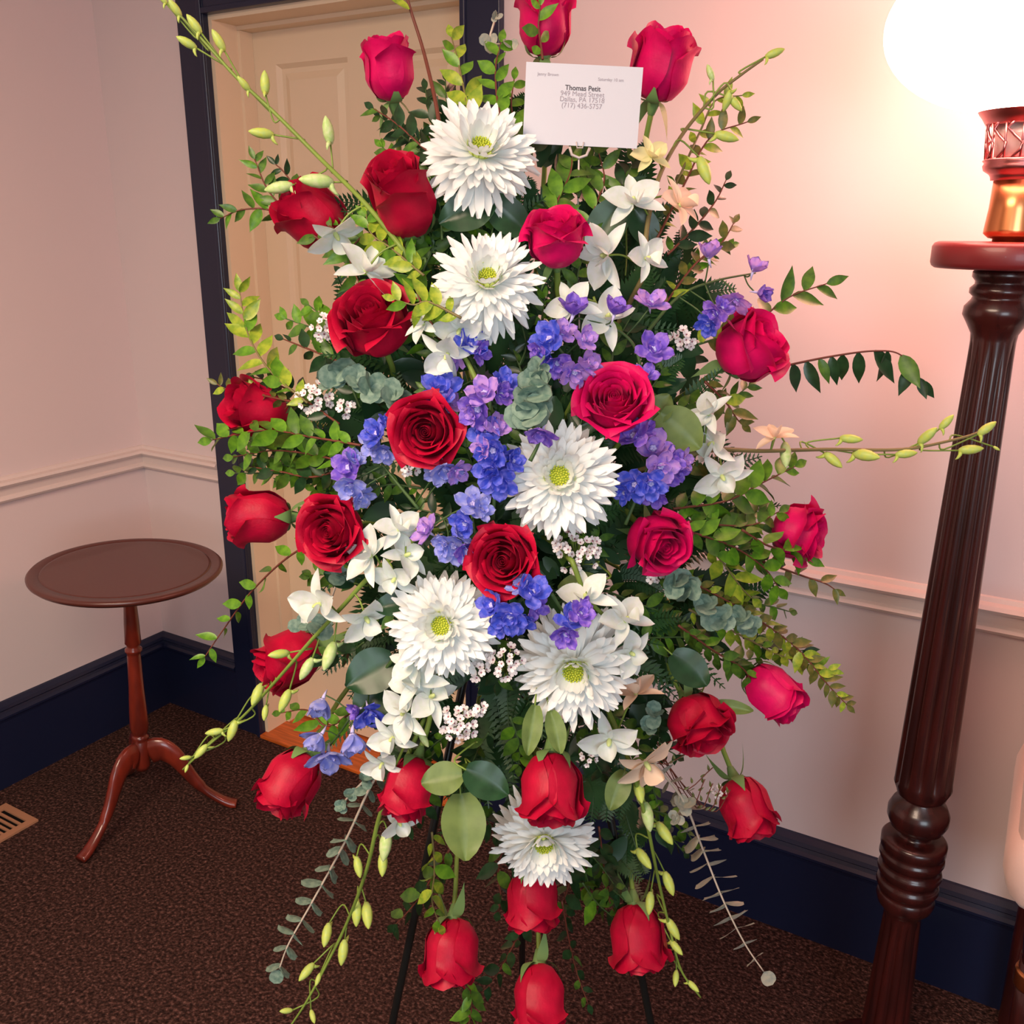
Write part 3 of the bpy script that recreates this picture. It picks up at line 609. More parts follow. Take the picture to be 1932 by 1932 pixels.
def orchid_spray(label, stem, dd, flowers, buds, rad=(0.0030, 0.0012), m='stem', bulge=0.0):
    n = len(stem); pts = [P(x, y, dome(x, y)+dd+(e[0] if e else 0)) for x, y, *e in stem]
    sp = thing('orchid_spray', Matrix.Translation(pts[0]), label, 'orchid', 'white orchid sprays')
    path = smooth_path(pts, 8)
    hub = P(980, 1000, 1.13); pth = smooth_path([hub, hub.lerp(pts[0], .6)+FH*0.03, pts[0]], 6)
    MB().tube(pth+path[1:], [rad[0]+(rad[1]-rad[0])*max(0, i-len(pth))/(len(path)) for i in range(len(pth)+len(path)-1)], 7).build('stem', M[m], sp)
    for cx, cy, r, ang, tilt, spin, *mk in flowers:
        d_ = dome(cx, cy)+dd-0.012; pos = orchid_flower(sp, cx, cy, r, d_, ang, tilt, spin, *(mk or ['orchid']))
        q = nearest_on(path, pos); stem_mesh('pedicel', [q, q.lerp(pos, .55)+Vector((0, 0, 0.006)), pos], 0.0012, M['palebud'] if False else M['stem'], sp, 5, 4)
    for cx, cy, lpx, ang, *mk in buds:     # centre of the bud, its length, the direction its tip points
        d_ = dome(cx, cy)+dd-0.003; s = lpx*mpp(cx, cy, d_); ax = img_dir(ang, random.uniform(-12, 22), cx, cy); c = P(cx, cy, d_); b0 = c-ax*s*.5
        k = mk[0] if mk else 'bud'
        inst('bud', (BUDS if lpx > 26 else BUDM)[k], sp, zframe(b0, ax, 0, (s, s, s), ref=-UP))
        q = nearest_on(path, b0+(pts[0]-b0)*0.12)
        mid = (q+b0)/2 - ax*min(0.02, (q-b0).length*0.5)
        if (q-b0).length > 0.004: stem_mesh('pedicel', [q, mid, b0+ax*s*.04], 0.0011, M['stem'], sp, 5, 4)
orchid_spray('orchid spray arching up across the upper left corner of the door, mostly buds',
 [(760, 470), (690, 385), (600, 295), (520, 215), (450, 150), (400, 95), (345, 35), (295, -15)], 0.0,
 [(632, 440, 62, 300, 35, 30), (690, 512, 66, 60, 40, 0)],
 [(352, 80, 40, 150), (412, 76, 42, 120), (460, 158, 34, 130), (500, 156, 44, 92), (493, 251, 48, 172), (619, 246, 52, 100, 'palebud'), (526, 354, 56, 190, 'palebud'), (597, 341, 66, 175, 'palebud'), (366, 45, 40, 128), (330, 15, 36, 125), (305, -6, 30, 125)])
orchid_spray('orchid spray rising at upper right past the card to a single dark tip bud',
 [(1215, 520), (1222, 420), (1245, 330), (1290, 250), (1350, 180), (1400, 140), (1440, 112)], 0.0,
 [(1228, 296, 42, 60, 50, 20, 'yelwhite'), (1194, 382, 62, 80, 55, 10), (1282, 388, 56, 40, 30, 40, 'peach'), (1143, 482, 66, 180, 60, 90), (1218, 488, 50, 20, 50, 30)],
 [(1462, 100, 38, 22), (1371, 258, 48, 345), (1329, 322, 56, 290), (1340, 137, 32, 110, 'palebud'), (1372, 190, 40, 250), (1388, 196, 36, 310)], m='olive')
orchid_spray('long orchid stem reaching right across the lamp column',
 [(1230, 880), (1340, 850), (1440, 851), (1560, 848), (1700, 848), (1790, 832), (1840, 818), (1872, 800)], 0.0,
 [(1337, 782, 52, 120, 50, 60), (1345, 836, 56, 200, 50, 20), (1462, 826, 44, 90, 30, 0, 'peach'), (1362, 898, 58, 300, 55, 40)],
 [(1482, 858, 52, 272, 'palebud'), (1572, 868, 44, 320), (1606, 828, 42, 355), (1634, 859, 54, 350), (1710, 856, 40, 5), (1750, 822, 46, 40), (1786, 796, 36, 45), (1832, 848, 44, 5), (1862, 808, 40, 35), (1880, 846, 14, 330)], m='olive')
orchid_spray('orchid spray trailing to the lower left over the table leg',
 [(790, 1010), (700, 1085), (650, 1140), (590, 1205), (520, 1285), (460, 1350), (400, 1400), (345, 1452)], -0.01,
 [(752, 1000, 52, 60, 50, 30), (700, 1050, 62, 150, 40, 60), (765, 1048, 54, 20, 50, 110), (745, 1092, 50, 230, 55, 10), (604, 1140, 66, 200, 40, 10), (690, 1165, 60, 300, 45, 50)],
 [(526, 1234, 42, 188), (578, 1262, 48, 240, 'palebud'), (621, 1238, 58, 250, 'palebud'), (485, 1310, 46, 245), (537, 1322, 46, 245), (500, 1345, 30, 262), (404, 1381, 34, 190), (438, 1379, 42, 250), (379, 1418, 34, 228), (350, 1430, 22, 188), (352, 1450, 16, 250)])
orchid_spray('orchid spray hanging down the lower left with paired buds',
 [(745, 1480), (716, 1540), (692, 1640), (655, 1740), (608, 1835), (575, 1895), (545, 1940)], -0.01,
 [(752, 1550, 46, 300, 40, 20), (722, 1440, 48, 240, 35, 40)],
 [(727, 1595, 58, 262, 'palebud'), (722, 1630, 46, 268), (676, 1636, 40, 280), (673, 1724, 46, 268), (693, 1727, 50, 275), (616, 1764, 44, 258), (647, 1797, 46, 262), (578, 1834, 40, 230), (600, 1848, 24, 250), (540, 1907, 26, 185), (590, 1918, 26, 285)])
orchid_spray('white orchids cascading beneath the lower left chrysanthemum',
 [(860, 1200), (820, 1290), (775, 1380), (735, 1470)], -0.02,
 [(790, 1285, 62, 150, 60, 20), (812, 1315, 58, 30, 60, 70), (765, 1345, 58, 200, 55, 110), (742, 1392, 52, 220, 50, 30), (775, 1250, 50, 160, 60, 80)],
 [(800, 1395, 34, 300, 'palebud')])
orchid_spray('orchid spray hanging down the lower right with pairs of yellow-green buds',
 [(1165, 1380), (1195, 1460), (1222, 1560), (1240, 1650), (1262, 1745), (1285, 1830), (1322, 1882)], -0.01,
 [(1150, 1396, 62, 260, 50, 20), (1218, 1438, 66, 300, 25, 50, 'peach'), (1200, 1310, 52, 100, 30, 20, 'peach')],
 [(1206, 1492, 50, 282), (1222, 1541, 56, 280, 'palebud'), (1254, 1572, 50, 305), (1215, 1620, 46, 305), (1262, 1667, 46, 290), (1226, 1704, 42, 265), (1270, 1753, 44, 300), (1276, 1788, 34, 310), (1275, 1846, 30, 265), (1308, 1861, 28, 315)])
orchid_spray('white orchids tucked between the lower right chrysanthemum and its blue florets',
 [(1080, 1060), (1110, 1130), (1170, 1190), (1215, 1250)], -0.03,
 [(1107, 1128, 58, 120, 60, 10), (1180, 1172, 60, 60, 55, 40), (1190, 1232, 52, 330, 55, 80)], [])
orchid_spray('white orchids below the second chrysanthemum, beside two violet florets',
 [(900, 720), (880, 680), (850, 640), (800, 590)], -0.01,
 [(868, 622, 56, 240, 55, 20), (845, 668, 60, 240, 50, 60), (800, 612, 44, 150, 30, 100)], [])
orchid_spray('white orchids behind the violet florets right of the second chrysanthemum',
 [(1100, 720), (1110, 660), (1130, 600), (1120, 560)], 0.005,
 [(1080, 580, 56, 130, 60, 20), (1145, 600, 62, 60, 60, 60)], [])

# ------------------------------------------------------------------ delphiniums
def dpetal(mk, v_):
    def fn(u, v):
        w_ = (0.40*sqrt(max(0.0, 1-((v-.58)/.42)**2)) if v > .58 else 0.12+0.28*sin(pi/2*v/.58))
        return (v*(1+0.03*cos(9*u)*v), u*w_, 0.30*v*v*v_ + 0.5*u*u*w_*0.5 + 0.05*sin(5*u+5*v)*v)
    return petal_grid(fn, 6, 8, 'delphinium_petal_shape', M[mk])
DP = {k: [dpetal(k, 0.6), dpetal(k, 1.1)] for k in ('dblue', 'dviolet', 'dlilac', 'dpale')}
def eye():
    mb = MB()
    for k in range(5): mb.lathe([(0.01, 0), (0.09, 0.05), (0.10, 0.16), (0.03, 0.26)], 6, Matrix.Translation((0.09*cos(k*1.257), 0.09*sin(k*1.257), 0)))
    mb.tube([(0, 0, -0.02), (-0.05, 0, -0.25), (-0.16, 0, -0.5)], [0.10, 0.07, 0.02], 6); return mb.mesh('eye_shape', M['bee'])
EYE = eye()
def delph(label, stem, fl, dd=0.0):
    pts = [P(x, y, dome(x, y)+dd+0.012) for x, y in stem]
    sp = thing('delphinium_spray', Matrix.Translation(pts[0]), label, 'delphinium', 'blue and violet delphinium sprays')
    path = smooth_path(pts, 7); MB().tube(path, [0.0022-0.0012*i/(len(path)-1) for i in range(len(path))], 6).build('stem', M['darkstem'], sp)
    for cx, cy, r, ang, tilt, mk in fl:
        d_ = dome(cx, cy)+dd-0.014+random.uniform(-.008, .008); s = r*1.03*mpp(cx, cy, d_); ax = img_dir(ang, tilt, cx, cy); pos = P(cx, cy, d_)
        sp0 = random.random()*6; Mb = zframe(pos-ax*0.1*s, ax, sp0, s); k = {'b': 'dblue', 'v': 'dviolet', 'l': 'dlilac', 'p': 'dpale'}[mk]
        c = inst('floret', EYE, sp, Mb)
        closed = 48 if tilt < 25 else 20
        for n_, off, el, sc in ((5, 0, closed-6, 1.0), (4, 36, closed+26, 0.66)):
            for i in range(n_):
                inst('petal', DP[k][i % 2], c, Mb @ Matrix.Rotation(radians(off+360/n_*i+random.uniform(-9, 9)), 4, 'Z') @ Matrix.Translation((.06, 0, 0)) @ Matrix.Rotation(-radians(el+random.uniform(-12, 14)), 4, 'Y') @ Matrix.Diagonal((sc, sc, sc, 1)))
        q = nearest_on(path, pos); stem_mesh('pedicel', [q, q.lerp(pos, .6)-ax*0.006, pos-ax*0.3*s], 0.0009, M['darkstem'], sp, 5, 3)
delph('violet florets in front of the white orchid under the second chrysanthemum', [(930, 780), (900, 700), (860, 630)], [(858, 672, 34, 220, 40, 'l'), (886, 652, 36, 60, 50, 'b'), (904, 664, 26, 350, 40, 'v'), (832, 735, 42, 100, 50, 'b'), (848, 758, 26, 20, 40, 'l')])
delph('column of blue florets left of the silver eucalyptus and middle chrysanthemum', [(930, 980), (935, 880), (925, 800), (930, 720), (950, 700)],
 [(952, 725, 34, 60, 45, 'b'), (914, 742, 36, 120, 55, 'l'), (945, 745, 28, 20, 45, 'v'), (902, 772, 40, 200, 55, 'v'), (890, 782, 24, 200, 40, 'l'), (918, 818, 38, 160, 60, 'b'), (936, 806, 30, 40, 50, 'l'), (930, 850, 38, 220, 60, 'b'), (950, 868, 34, 340, 50, 'b'), (926, 888, 36, 200, 60, 'b'), (942, 908, 38, 260, 60, 'b'), (968, 870, 26, 10, 45, 'b'), (912, 846, 26, 180, 45, 'l')], -0.02)
delph('violet and lilac florets above the silver eucalyptus', [(1120, 760), (1090, 700), (1050, 650), (1040, 600)],
 [(1037, 640, 38, 150, 55, 'b'), (1062, 628, 28, 60, 50, 'l'), (1030, 668, 30, 200, 50, 'b'), (1052, 685, 32, 260, 55, 'v'), (1084, 702, 34, 300, 50, 'l'), (1110, 690, 32, 40, 45, 'l'), (1102, 640, 28, 30, 45, 'l'), (1016, 660, 22, 200, 40, 'v')], -0.01)
delph('row of cup-shaped violet florets below the upright pink-red rose', [(1215, 740), (1200, 660), (1160, 620), (1090, 600)],
 [(1082, 590, 38, 80, 20, 'v'), (1160, 590, 34, 75, 20, 'v'), (1228, 573, 36, 70, 30, 'l'), (1232, 660, 38, 70, 55, 'v'), (1216, 710, 28, 80, 50, 'v')], -0.02)
delph('loose lilac florets on a fine stem at upper right against the wall', [(1210, 640), (1280, 560), (1350, 530), (1425, 515)],
 [(1338, 484, 34, 85, 10, 'l'), (1422, 510, 30, 60, 10, 'l'), (1432, 552, 28, 350, 20, 'v'), (1388, 568, 32, 250, 40, 'l'), (1350, 592, 30, 200, 50, 'v'), (1336, 612, 26, 240, 50, 'b'), (1362, 582, 24, 60, 40, 'v')], 0.0)
delph('dense blue and violet florets below the wide open cerise rose', [(1180, 990), (1215, 900), (1230, 840), (1200, 800)],
 [(1196, 822, 38, 130, 50, 'v'), (1214, 812, 26, 70, 40, 'v'), (1232, 846, 40, 60, 65, 'l'), (1246, 880, 36, 330, 60, 'l'), (1266, 868, 30, 0, 45, 'v'), (1290, 868, 24, 10, 30, 'l'), (1198, 914, 36, 220, 60, 'b'), (1228, 912, 34, 280, 60, 'b'), (1252, 900, 30, 300, 50, 'v'), (1236, 936, 26, 280, 50, 'v'), (1280, 890, 22, 320, 40, 'v'), (1178, 930, 24, 200, 50, 'b')], -0.02)
delph('single violet floret overlapping the top of the middle chrysanthemum', [(1000, 870), (1015, 840), (1022, 815)], [(1022, 815, 34, 250, 30, 'v')], -0.055)
delph('blue florets left and below of the face-on open rose', [(790, 960), (740, 900), (700, 850)],
 [(712, 818, 34, 150, 40, 'b'), (704, 835, 30, 200, 50, 'p'), (724, 852, 28, 260, 50, 'p'), (658, 882, 36, 160, 60, 'v'), (668, 870, 26, 60, 40, 'p'), (662, 916, 32, 240, 50, 'p'), (682, 936, 28, 300, 40, 'p'), (730, 800, 24, 60, 30, 'b'), (840, 884, 36, 280, 40, 'p'), (862, 888, 28, 320, 40, 'l'), (826, 892, 28, 240, 40, 'p')], -0.01)
delph('pale blue florets above and left of the central red rose', [(950, 1010), (900, 1010), (880, 960), (800, 1000)],
 [(892, 952, 36, 90, 60, 'p'), (908, 962, 26, 30, 50, 'p'), (878, 988, 32, 200, 55, 'b'), (856, 1030, 38, 240, 55, 'p'), (878, 1036, 30, 290, 50, 'v'), (838, 1028, 26, 200, 40, 'p'), (806, 1002, 34, 150, 30, 'l'), (868, 1008, 26, 40, 40, 'p')], -0.02)
delph('deep blue florets directly beneath the central red rose', [(1000, 1080), (985, 1130), (940, 1160)],
 [(1004, 1118, 38, 60, 60, 'b'), (980, 1106, 26, 120, 40, 'p'), (928, 1142, 32, 150, 55, 'b'), (962, 1162, 38, 250, 60, 'b'), (944, 1180, 26, 230, 50, 'b'), (1012, 1146, 26, 330, 40, 'v'), (986, 1172, 28, 280, 45, 'b')], -0.05)
delph('blue-violet florets on top of the lower right chrysanthemum', [(1040, 1120), (1060, 1150), (1085, 1180)], [(1094, 1158, 30, 40, 55, 'v'), (1076, 1172, 34, 60, 55, 'b'), (1068, 1196, 32, 260, 50, 'v'), (1102, 1146, 22, 30, 30, 'v')], -0.075)
delph('pale lilac bell florets hanging at lower left over the orange threshold', [(745, 1240), (690, 1310), (650, 1370), (620, 1410)],
 [(608, 1322, 38, 250, 10, 'p'), (696, 1344, 38, 280, 35, 'b'), (676, 1338, 24, 200, 20, 'v'), (604, 1388, 38, 230, 10, 'p'), (665, 1388, 42, 275, 10, 'p'), (620, 1424, 44, 275, 25, 'p')], -0.01)

# ------------------------------------------------------------------ white filler blossoms
def blossom():
    mb = MB()
    for k in range(5):
        a = 2*pi*k/5; T_ = Matrix.Rotation(a, 4, 'Z') @ Matrix.Rotation(-0.35, 4, 'Y')
        vs = [(0.12, 0, 0), (0.45, 0.34, 0.05), (0.85, 0.36, 0.12), (1.0, 0, 0.16), (0.85, -0.36, 0.12), (0.45, -0.34, 0.05)]
        mb.add(vs, [(0, 5, 4, 3), (0, 3, 2, 1)], T_)
    mb.lathe([(0.05, -0.3), (0.2, -0.05), (0.18, 0.08), (0.03, 0.14)], 6, mi=1); return mb.mesh('blossom_shape', [M['wax'], M['waxeye']])
BLO = blossom()
def wax(label, cx, cy, R, n, dd, rpx=9):
    d0 = dome(cx, cy)+dd; root = P(cx, cy+R*0.6, d0+0.03); sp = thing('waxflower_sprig', Matrix.Translation(root), label, 'waxflower', 'small white filler blossom sprigs')
    rnd = random.Random(int(cx*3+cy)); tw = MB()
    for i in range(n):
        rr = R*sqrt((i+.5)/n); a = i*2.4+rnd.random(); x = cx+rr*cos(a); y = cy+rr*sin(a)*0.9
        d_ = d0 - 0.012*(1-(rr/R)**2) + rnd.uniform(-.006, .006); p = P(x, y, d_); ax = img_dir(degr(x-cx, cy-y), 40+40*(1-rr/R), x, y)
        inst('blossom', BLO, sp, zframe(p, ax, rnd.random()*6, rpx*mpp(x, y, d_)*rnd.uniform(.8, 1.2)))
        tw.tube([root, root.lerp(p, .6)-ax*0.004, p-ax*0.002], 0.0005, 4)
    tw.build('twigs', M['stem'], sp)['kind'] = 'stuff'
def degr(dx, dy): return math.degrees(math.atan2(dy, dx))
wax('cluster of tiny white blossoms below the middle chrysanthemum', 1088, 1042, 46, 34, -0.01)
wax('tiny pinkish-white blossoms between the two lower chrysanthemums', 955, 1248, 36, 20, -0.02)
wax('small white blossom cluster hanging above the round green leaves', 866, 1366, 36, 26, -0.03)
wax('few white blossoms left of the lower right chrysanthemum stem', 903, 1268, 18, 7, -0.02)
wax('two white buds dangling by the lower left orchids', 908, 1338, 10, 4, -0.03)
wax('white blossom tuft left of the crimson swirled rose', 612, 618, 27, 14, 0.0)
wax('white blossoms behind the silver leaves at left', 596, 752, 34, 18, 0.03)
wax('small white blossoms under the silver leaves at left', 650, 772, 16, 6, 0.01)
wax('white blossoms peeping from under the face-on open rose', 770, 880, 18, 9, 0.0)
wax('white blossoms under the half-open rose at right', 1243, 1082, 24, 10, 0.02)
wax('white blossoms behind the upright pink-red rose', 1290, 640, 22, 10, 0.03)
wax('white tuft beside the egg-shaped rose', 722, 318, 22, 9, 0.04)
wax('blossoms at the foot of the rosebud over the baseboard', 1356, 1494, 14, 6, 0.02, 6)
wax('small white blossoms at right of the hanging orchid flowers', 1108, 1432, 16, 6, -0.01, 6)

# ------------------------------------------------------------------ foliage sprigs
def sprig(name, label, cat, group, stem, leaf_px, space, key, dd=0.0, tw='brown', ang=52, shapes=None, opp=False, rad=(0.0016, 0.0007), tipleaf=True, seed=None, droop=False, jit=18, face=0.75, edge=0.0):
    lsc = 1.0 if shapes else 1.22; space *= 1.0 if shapes else 0.86; rnd = random.Random(seed if seed is not None else int(stem[0][0]*13+stem[0][1]*7+stem[-1][0])); sh = shapes or LEAF[key]
    keys = None if shapes else [key, key, key, {'leaf': 'leafbright', 'leafbright': 'leaf', 'leafyel': 'leafbright', 'leafdark': 'leaf', 'leafwarm': 'leafyel'}[key]]
    px = smooth_path([Vector((x, y, 0)) for x, y in stem], 8)
    P3 = [P(q.x, q.y, dome(q.x, q.y)+dd) for q in px]
    # keep the sprig from bending with the dome too sharply
    sp = thing(name, Matrix.Translation(P3[0]), label, cat, group)
    MB().tube(P3, [rad[0]+(rad[1]-rad[0])*i/(len(P3)-1) for i in range(len(P3))], 5).build('twig', M[tw], sp)
    acc = 0; side = 1; total = sum((px[i+1]-px[i]).length for i in range(len(px)-1)); run = 0; nxt = space*0.6
    for i in range(len(px)-1):
        seg = (px[i+1]-px[i]).length
        while run+seg >= nxt:
            t = (nxt-run)/seg; q = px[i].lerp(px[i+1], t); p3 = P3[i].lerp(P3[i+1], t); tg = (P3[i+1]-P3[i]).normalized()
            f = nxt/total; L = leaf_px*lsc*(0.75+0.35*sin(pi*min(1, f*1.05)))*rnd.uniform(.8, 1.15)*mpp(q.x, q.y, dome(q.x, q.y)+dd)
            view = (CAM-p3).normalized()
            for sd in ((1, -1) if opp else (side,)):
                a = radians(ang+rnd.uniform(-jit, jit))*sd
                nrm = (view*face + Vector((rnd.uniform(-.5, .5), rnd.uniform(-.5, .5), rnd.uniform(-.2, .8)))*0.8).normalized()
                dr = Matrix.Rotation(a, 3, view) @ tg
                if edge: nrm = (tg*edge + view*face + Vector((rnd.uniform(-.25, .25), rnd.uniform(-.25, .25), rnd.uniform(-.2, .2)))).normalized()
                if droop: dr = (dr*0.35 + Vector((0, 0, -1)) + Vector((rnd.uniform(-.3, .3), 0, 0)))
                dr = (dr + view*rnd.uniform(-.25, .35)).normalized()
                me = rnd.choice(sh if shapes else LEAF[rnd.choice(keys)])
                inst('leaf', me, sp, frame(p3, dr, nrm, (L, L, L)))
            side = -side; nxt += space*rnd.uniform(.8, 1.2)
        run += seg
    if tipleaf:
        tg = (P3[-1]-P3[-2]).normalized(); L = leaf_px*0.8*mpp(px[-1].x, px[-1].y, dome(px[-1].x, px[-1].y)+dd)
        inst('leaf', sh[0], sp, frame(P3[-1], tg, (CAM-P3[-1]).normalized(), L))
    return sp
G1 = 'green leafy sprigs around the spray'
SPRIGS = [
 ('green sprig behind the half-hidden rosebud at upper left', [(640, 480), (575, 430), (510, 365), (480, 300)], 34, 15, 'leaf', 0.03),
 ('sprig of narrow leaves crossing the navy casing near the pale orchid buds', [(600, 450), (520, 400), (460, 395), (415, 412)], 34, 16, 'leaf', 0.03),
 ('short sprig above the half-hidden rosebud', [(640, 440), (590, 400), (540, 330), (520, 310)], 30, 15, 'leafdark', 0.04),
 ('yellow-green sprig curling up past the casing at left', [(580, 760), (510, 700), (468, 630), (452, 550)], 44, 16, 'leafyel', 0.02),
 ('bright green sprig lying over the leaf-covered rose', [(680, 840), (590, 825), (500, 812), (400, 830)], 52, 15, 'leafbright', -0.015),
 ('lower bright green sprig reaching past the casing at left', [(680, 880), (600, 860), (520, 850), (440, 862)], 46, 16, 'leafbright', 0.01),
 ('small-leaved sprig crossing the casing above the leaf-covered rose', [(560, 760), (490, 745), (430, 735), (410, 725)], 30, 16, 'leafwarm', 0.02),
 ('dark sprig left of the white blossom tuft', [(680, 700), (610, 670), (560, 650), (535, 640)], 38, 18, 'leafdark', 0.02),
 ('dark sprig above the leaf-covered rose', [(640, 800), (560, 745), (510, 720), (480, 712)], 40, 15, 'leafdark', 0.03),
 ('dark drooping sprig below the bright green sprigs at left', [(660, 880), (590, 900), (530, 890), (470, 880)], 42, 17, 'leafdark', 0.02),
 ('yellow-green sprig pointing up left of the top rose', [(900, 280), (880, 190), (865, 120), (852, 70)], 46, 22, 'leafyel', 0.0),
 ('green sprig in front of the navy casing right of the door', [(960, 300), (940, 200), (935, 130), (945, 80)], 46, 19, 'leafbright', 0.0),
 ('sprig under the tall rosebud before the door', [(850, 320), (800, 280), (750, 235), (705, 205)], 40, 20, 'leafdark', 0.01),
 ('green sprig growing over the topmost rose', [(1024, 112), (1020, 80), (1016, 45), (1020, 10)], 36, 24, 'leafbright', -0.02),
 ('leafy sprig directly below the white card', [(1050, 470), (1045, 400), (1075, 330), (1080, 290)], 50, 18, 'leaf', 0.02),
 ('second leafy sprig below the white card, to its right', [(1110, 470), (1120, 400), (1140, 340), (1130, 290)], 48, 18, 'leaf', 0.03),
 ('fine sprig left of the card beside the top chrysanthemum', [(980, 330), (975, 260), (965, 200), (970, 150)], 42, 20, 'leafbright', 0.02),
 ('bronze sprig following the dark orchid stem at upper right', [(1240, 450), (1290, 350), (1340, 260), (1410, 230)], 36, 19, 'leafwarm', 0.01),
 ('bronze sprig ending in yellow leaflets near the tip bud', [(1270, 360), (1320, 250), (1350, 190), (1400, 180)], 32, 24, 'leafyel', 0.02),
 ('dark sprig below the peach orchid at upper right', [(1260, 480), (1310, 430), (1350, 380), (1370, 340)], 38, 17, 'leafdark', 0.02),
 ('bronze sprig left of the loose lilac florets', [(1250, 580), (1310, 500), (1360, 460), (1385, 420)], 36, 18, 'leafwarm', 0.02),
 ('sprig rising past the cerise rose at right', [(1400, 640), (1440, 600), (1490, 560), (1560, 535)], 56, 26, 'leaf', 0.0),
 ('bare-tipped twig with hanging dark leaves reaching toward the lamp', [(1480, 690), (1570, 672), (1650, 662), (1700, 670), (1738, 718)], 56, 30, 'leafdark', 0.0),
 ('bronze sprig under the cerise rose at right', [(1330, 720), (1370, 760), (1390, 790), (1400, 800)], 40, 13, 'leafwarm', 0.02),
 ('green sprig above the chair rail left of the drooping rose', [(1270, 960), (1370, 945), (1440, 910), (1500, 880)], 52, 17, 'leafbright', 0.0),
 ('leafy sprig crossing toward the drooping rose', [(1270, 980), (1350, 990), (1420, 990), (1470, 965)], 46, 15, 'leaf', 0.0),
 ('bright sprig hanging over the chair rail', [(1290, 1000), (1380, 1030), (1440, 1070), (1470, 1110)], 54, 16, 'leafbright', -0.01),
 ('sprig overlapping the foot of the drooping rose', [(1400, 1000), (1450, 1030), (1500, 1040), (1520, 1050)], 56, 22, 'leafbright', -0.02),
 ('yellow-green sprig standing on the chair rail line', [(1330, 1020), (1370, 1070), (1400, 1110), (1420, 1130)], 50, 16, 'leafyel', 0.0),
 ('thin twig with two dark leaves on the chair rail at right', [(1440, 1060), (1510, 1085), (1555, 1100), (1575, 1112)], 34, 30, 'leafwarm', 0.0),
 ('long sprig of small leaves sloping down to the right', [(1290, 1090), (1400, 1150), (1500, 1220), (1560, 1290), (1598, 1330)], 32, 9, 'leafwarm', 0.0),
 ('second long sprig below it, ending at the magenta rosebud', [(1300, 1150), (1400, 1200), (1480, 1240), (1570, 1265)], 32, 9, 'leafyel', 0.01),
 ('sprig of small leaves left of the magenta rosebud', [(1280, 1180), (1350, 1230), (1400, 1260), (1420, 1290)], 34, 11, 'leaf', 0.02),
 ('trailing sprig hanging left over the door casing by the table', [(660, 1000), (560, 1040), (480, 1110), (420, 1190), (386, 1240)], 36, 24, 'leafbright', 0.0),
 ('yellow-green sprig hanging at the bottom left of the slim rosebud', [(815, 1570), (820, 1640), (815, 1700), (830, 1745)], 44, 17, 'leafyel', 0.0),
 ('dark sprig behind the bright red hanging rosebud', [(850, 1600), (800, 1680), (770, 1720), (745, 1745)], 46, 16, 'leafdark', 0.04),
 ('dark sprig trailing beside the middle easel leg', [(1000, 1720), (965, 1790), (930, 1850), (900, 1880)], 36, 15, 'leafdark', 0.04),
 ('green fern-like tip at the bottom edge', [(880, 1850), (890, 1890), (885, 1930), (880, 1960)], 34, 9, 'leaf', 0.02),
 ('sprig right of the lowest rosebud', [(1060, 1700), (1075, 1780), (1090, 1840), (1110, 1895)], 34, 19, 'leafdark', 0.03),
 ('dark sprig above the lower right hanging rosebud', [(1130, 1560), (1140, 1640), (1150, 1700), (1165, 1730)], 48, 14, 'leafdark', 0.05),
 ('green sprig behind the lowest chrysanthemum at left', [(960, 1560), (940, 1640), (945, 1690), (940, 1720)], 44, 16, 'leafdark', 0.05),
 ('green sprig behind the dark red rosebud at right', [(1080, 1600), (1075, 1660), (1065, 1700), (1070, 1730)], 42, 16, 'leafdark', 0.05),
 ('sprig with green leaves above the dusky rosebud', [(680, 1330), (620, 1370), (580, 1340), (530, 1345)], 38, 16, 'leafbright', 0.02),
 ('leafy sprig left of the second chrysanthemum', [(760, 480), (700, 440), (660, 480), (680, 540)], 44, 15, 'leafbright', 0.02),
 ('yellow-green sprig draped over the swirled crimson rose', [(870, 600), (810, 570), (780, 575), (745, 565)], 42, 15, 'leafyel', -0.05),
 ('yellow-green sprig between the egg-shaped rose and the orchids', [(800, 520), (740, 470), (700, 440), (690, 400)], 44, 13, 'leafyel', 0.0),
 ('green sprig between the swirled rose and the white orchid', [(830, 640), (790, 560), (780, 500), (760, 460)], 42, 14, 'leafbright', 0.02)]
for lb, st, lp, spc, key, dd in SPRIGS:
    sprig('leaf_sprig', lb, 'foliage', G1, st, lp, spc, key, dd, droop=('hanging dark leaves' in lb), tw='brown' if key != 'leafyel' else 'olive')
# bare red twig top left, and the orange-tipped hairs of the sprigs
tw = thing('bare_twig', P(830, 260, dome(830, 260)), 'bare red-brown twig rising past the tall rosebud to the top edge', 'twig')
stem_mesh('twig', [P(x, y, dome(x, y)+0.005) for x, y in ((835, 300), (825, 210), (800, 100), (775, 20), (765, -20))], [0.0026, 0.0014], M['brown'], tw, 7, 6)
inst('leaf', LEAF['leafyel'][0], tw, frame(P(772, 18, dome(772, 18)), img_dir(150, 10), img_dir(60, 60), 45*mpp(772, 18, dome(772, 18))))

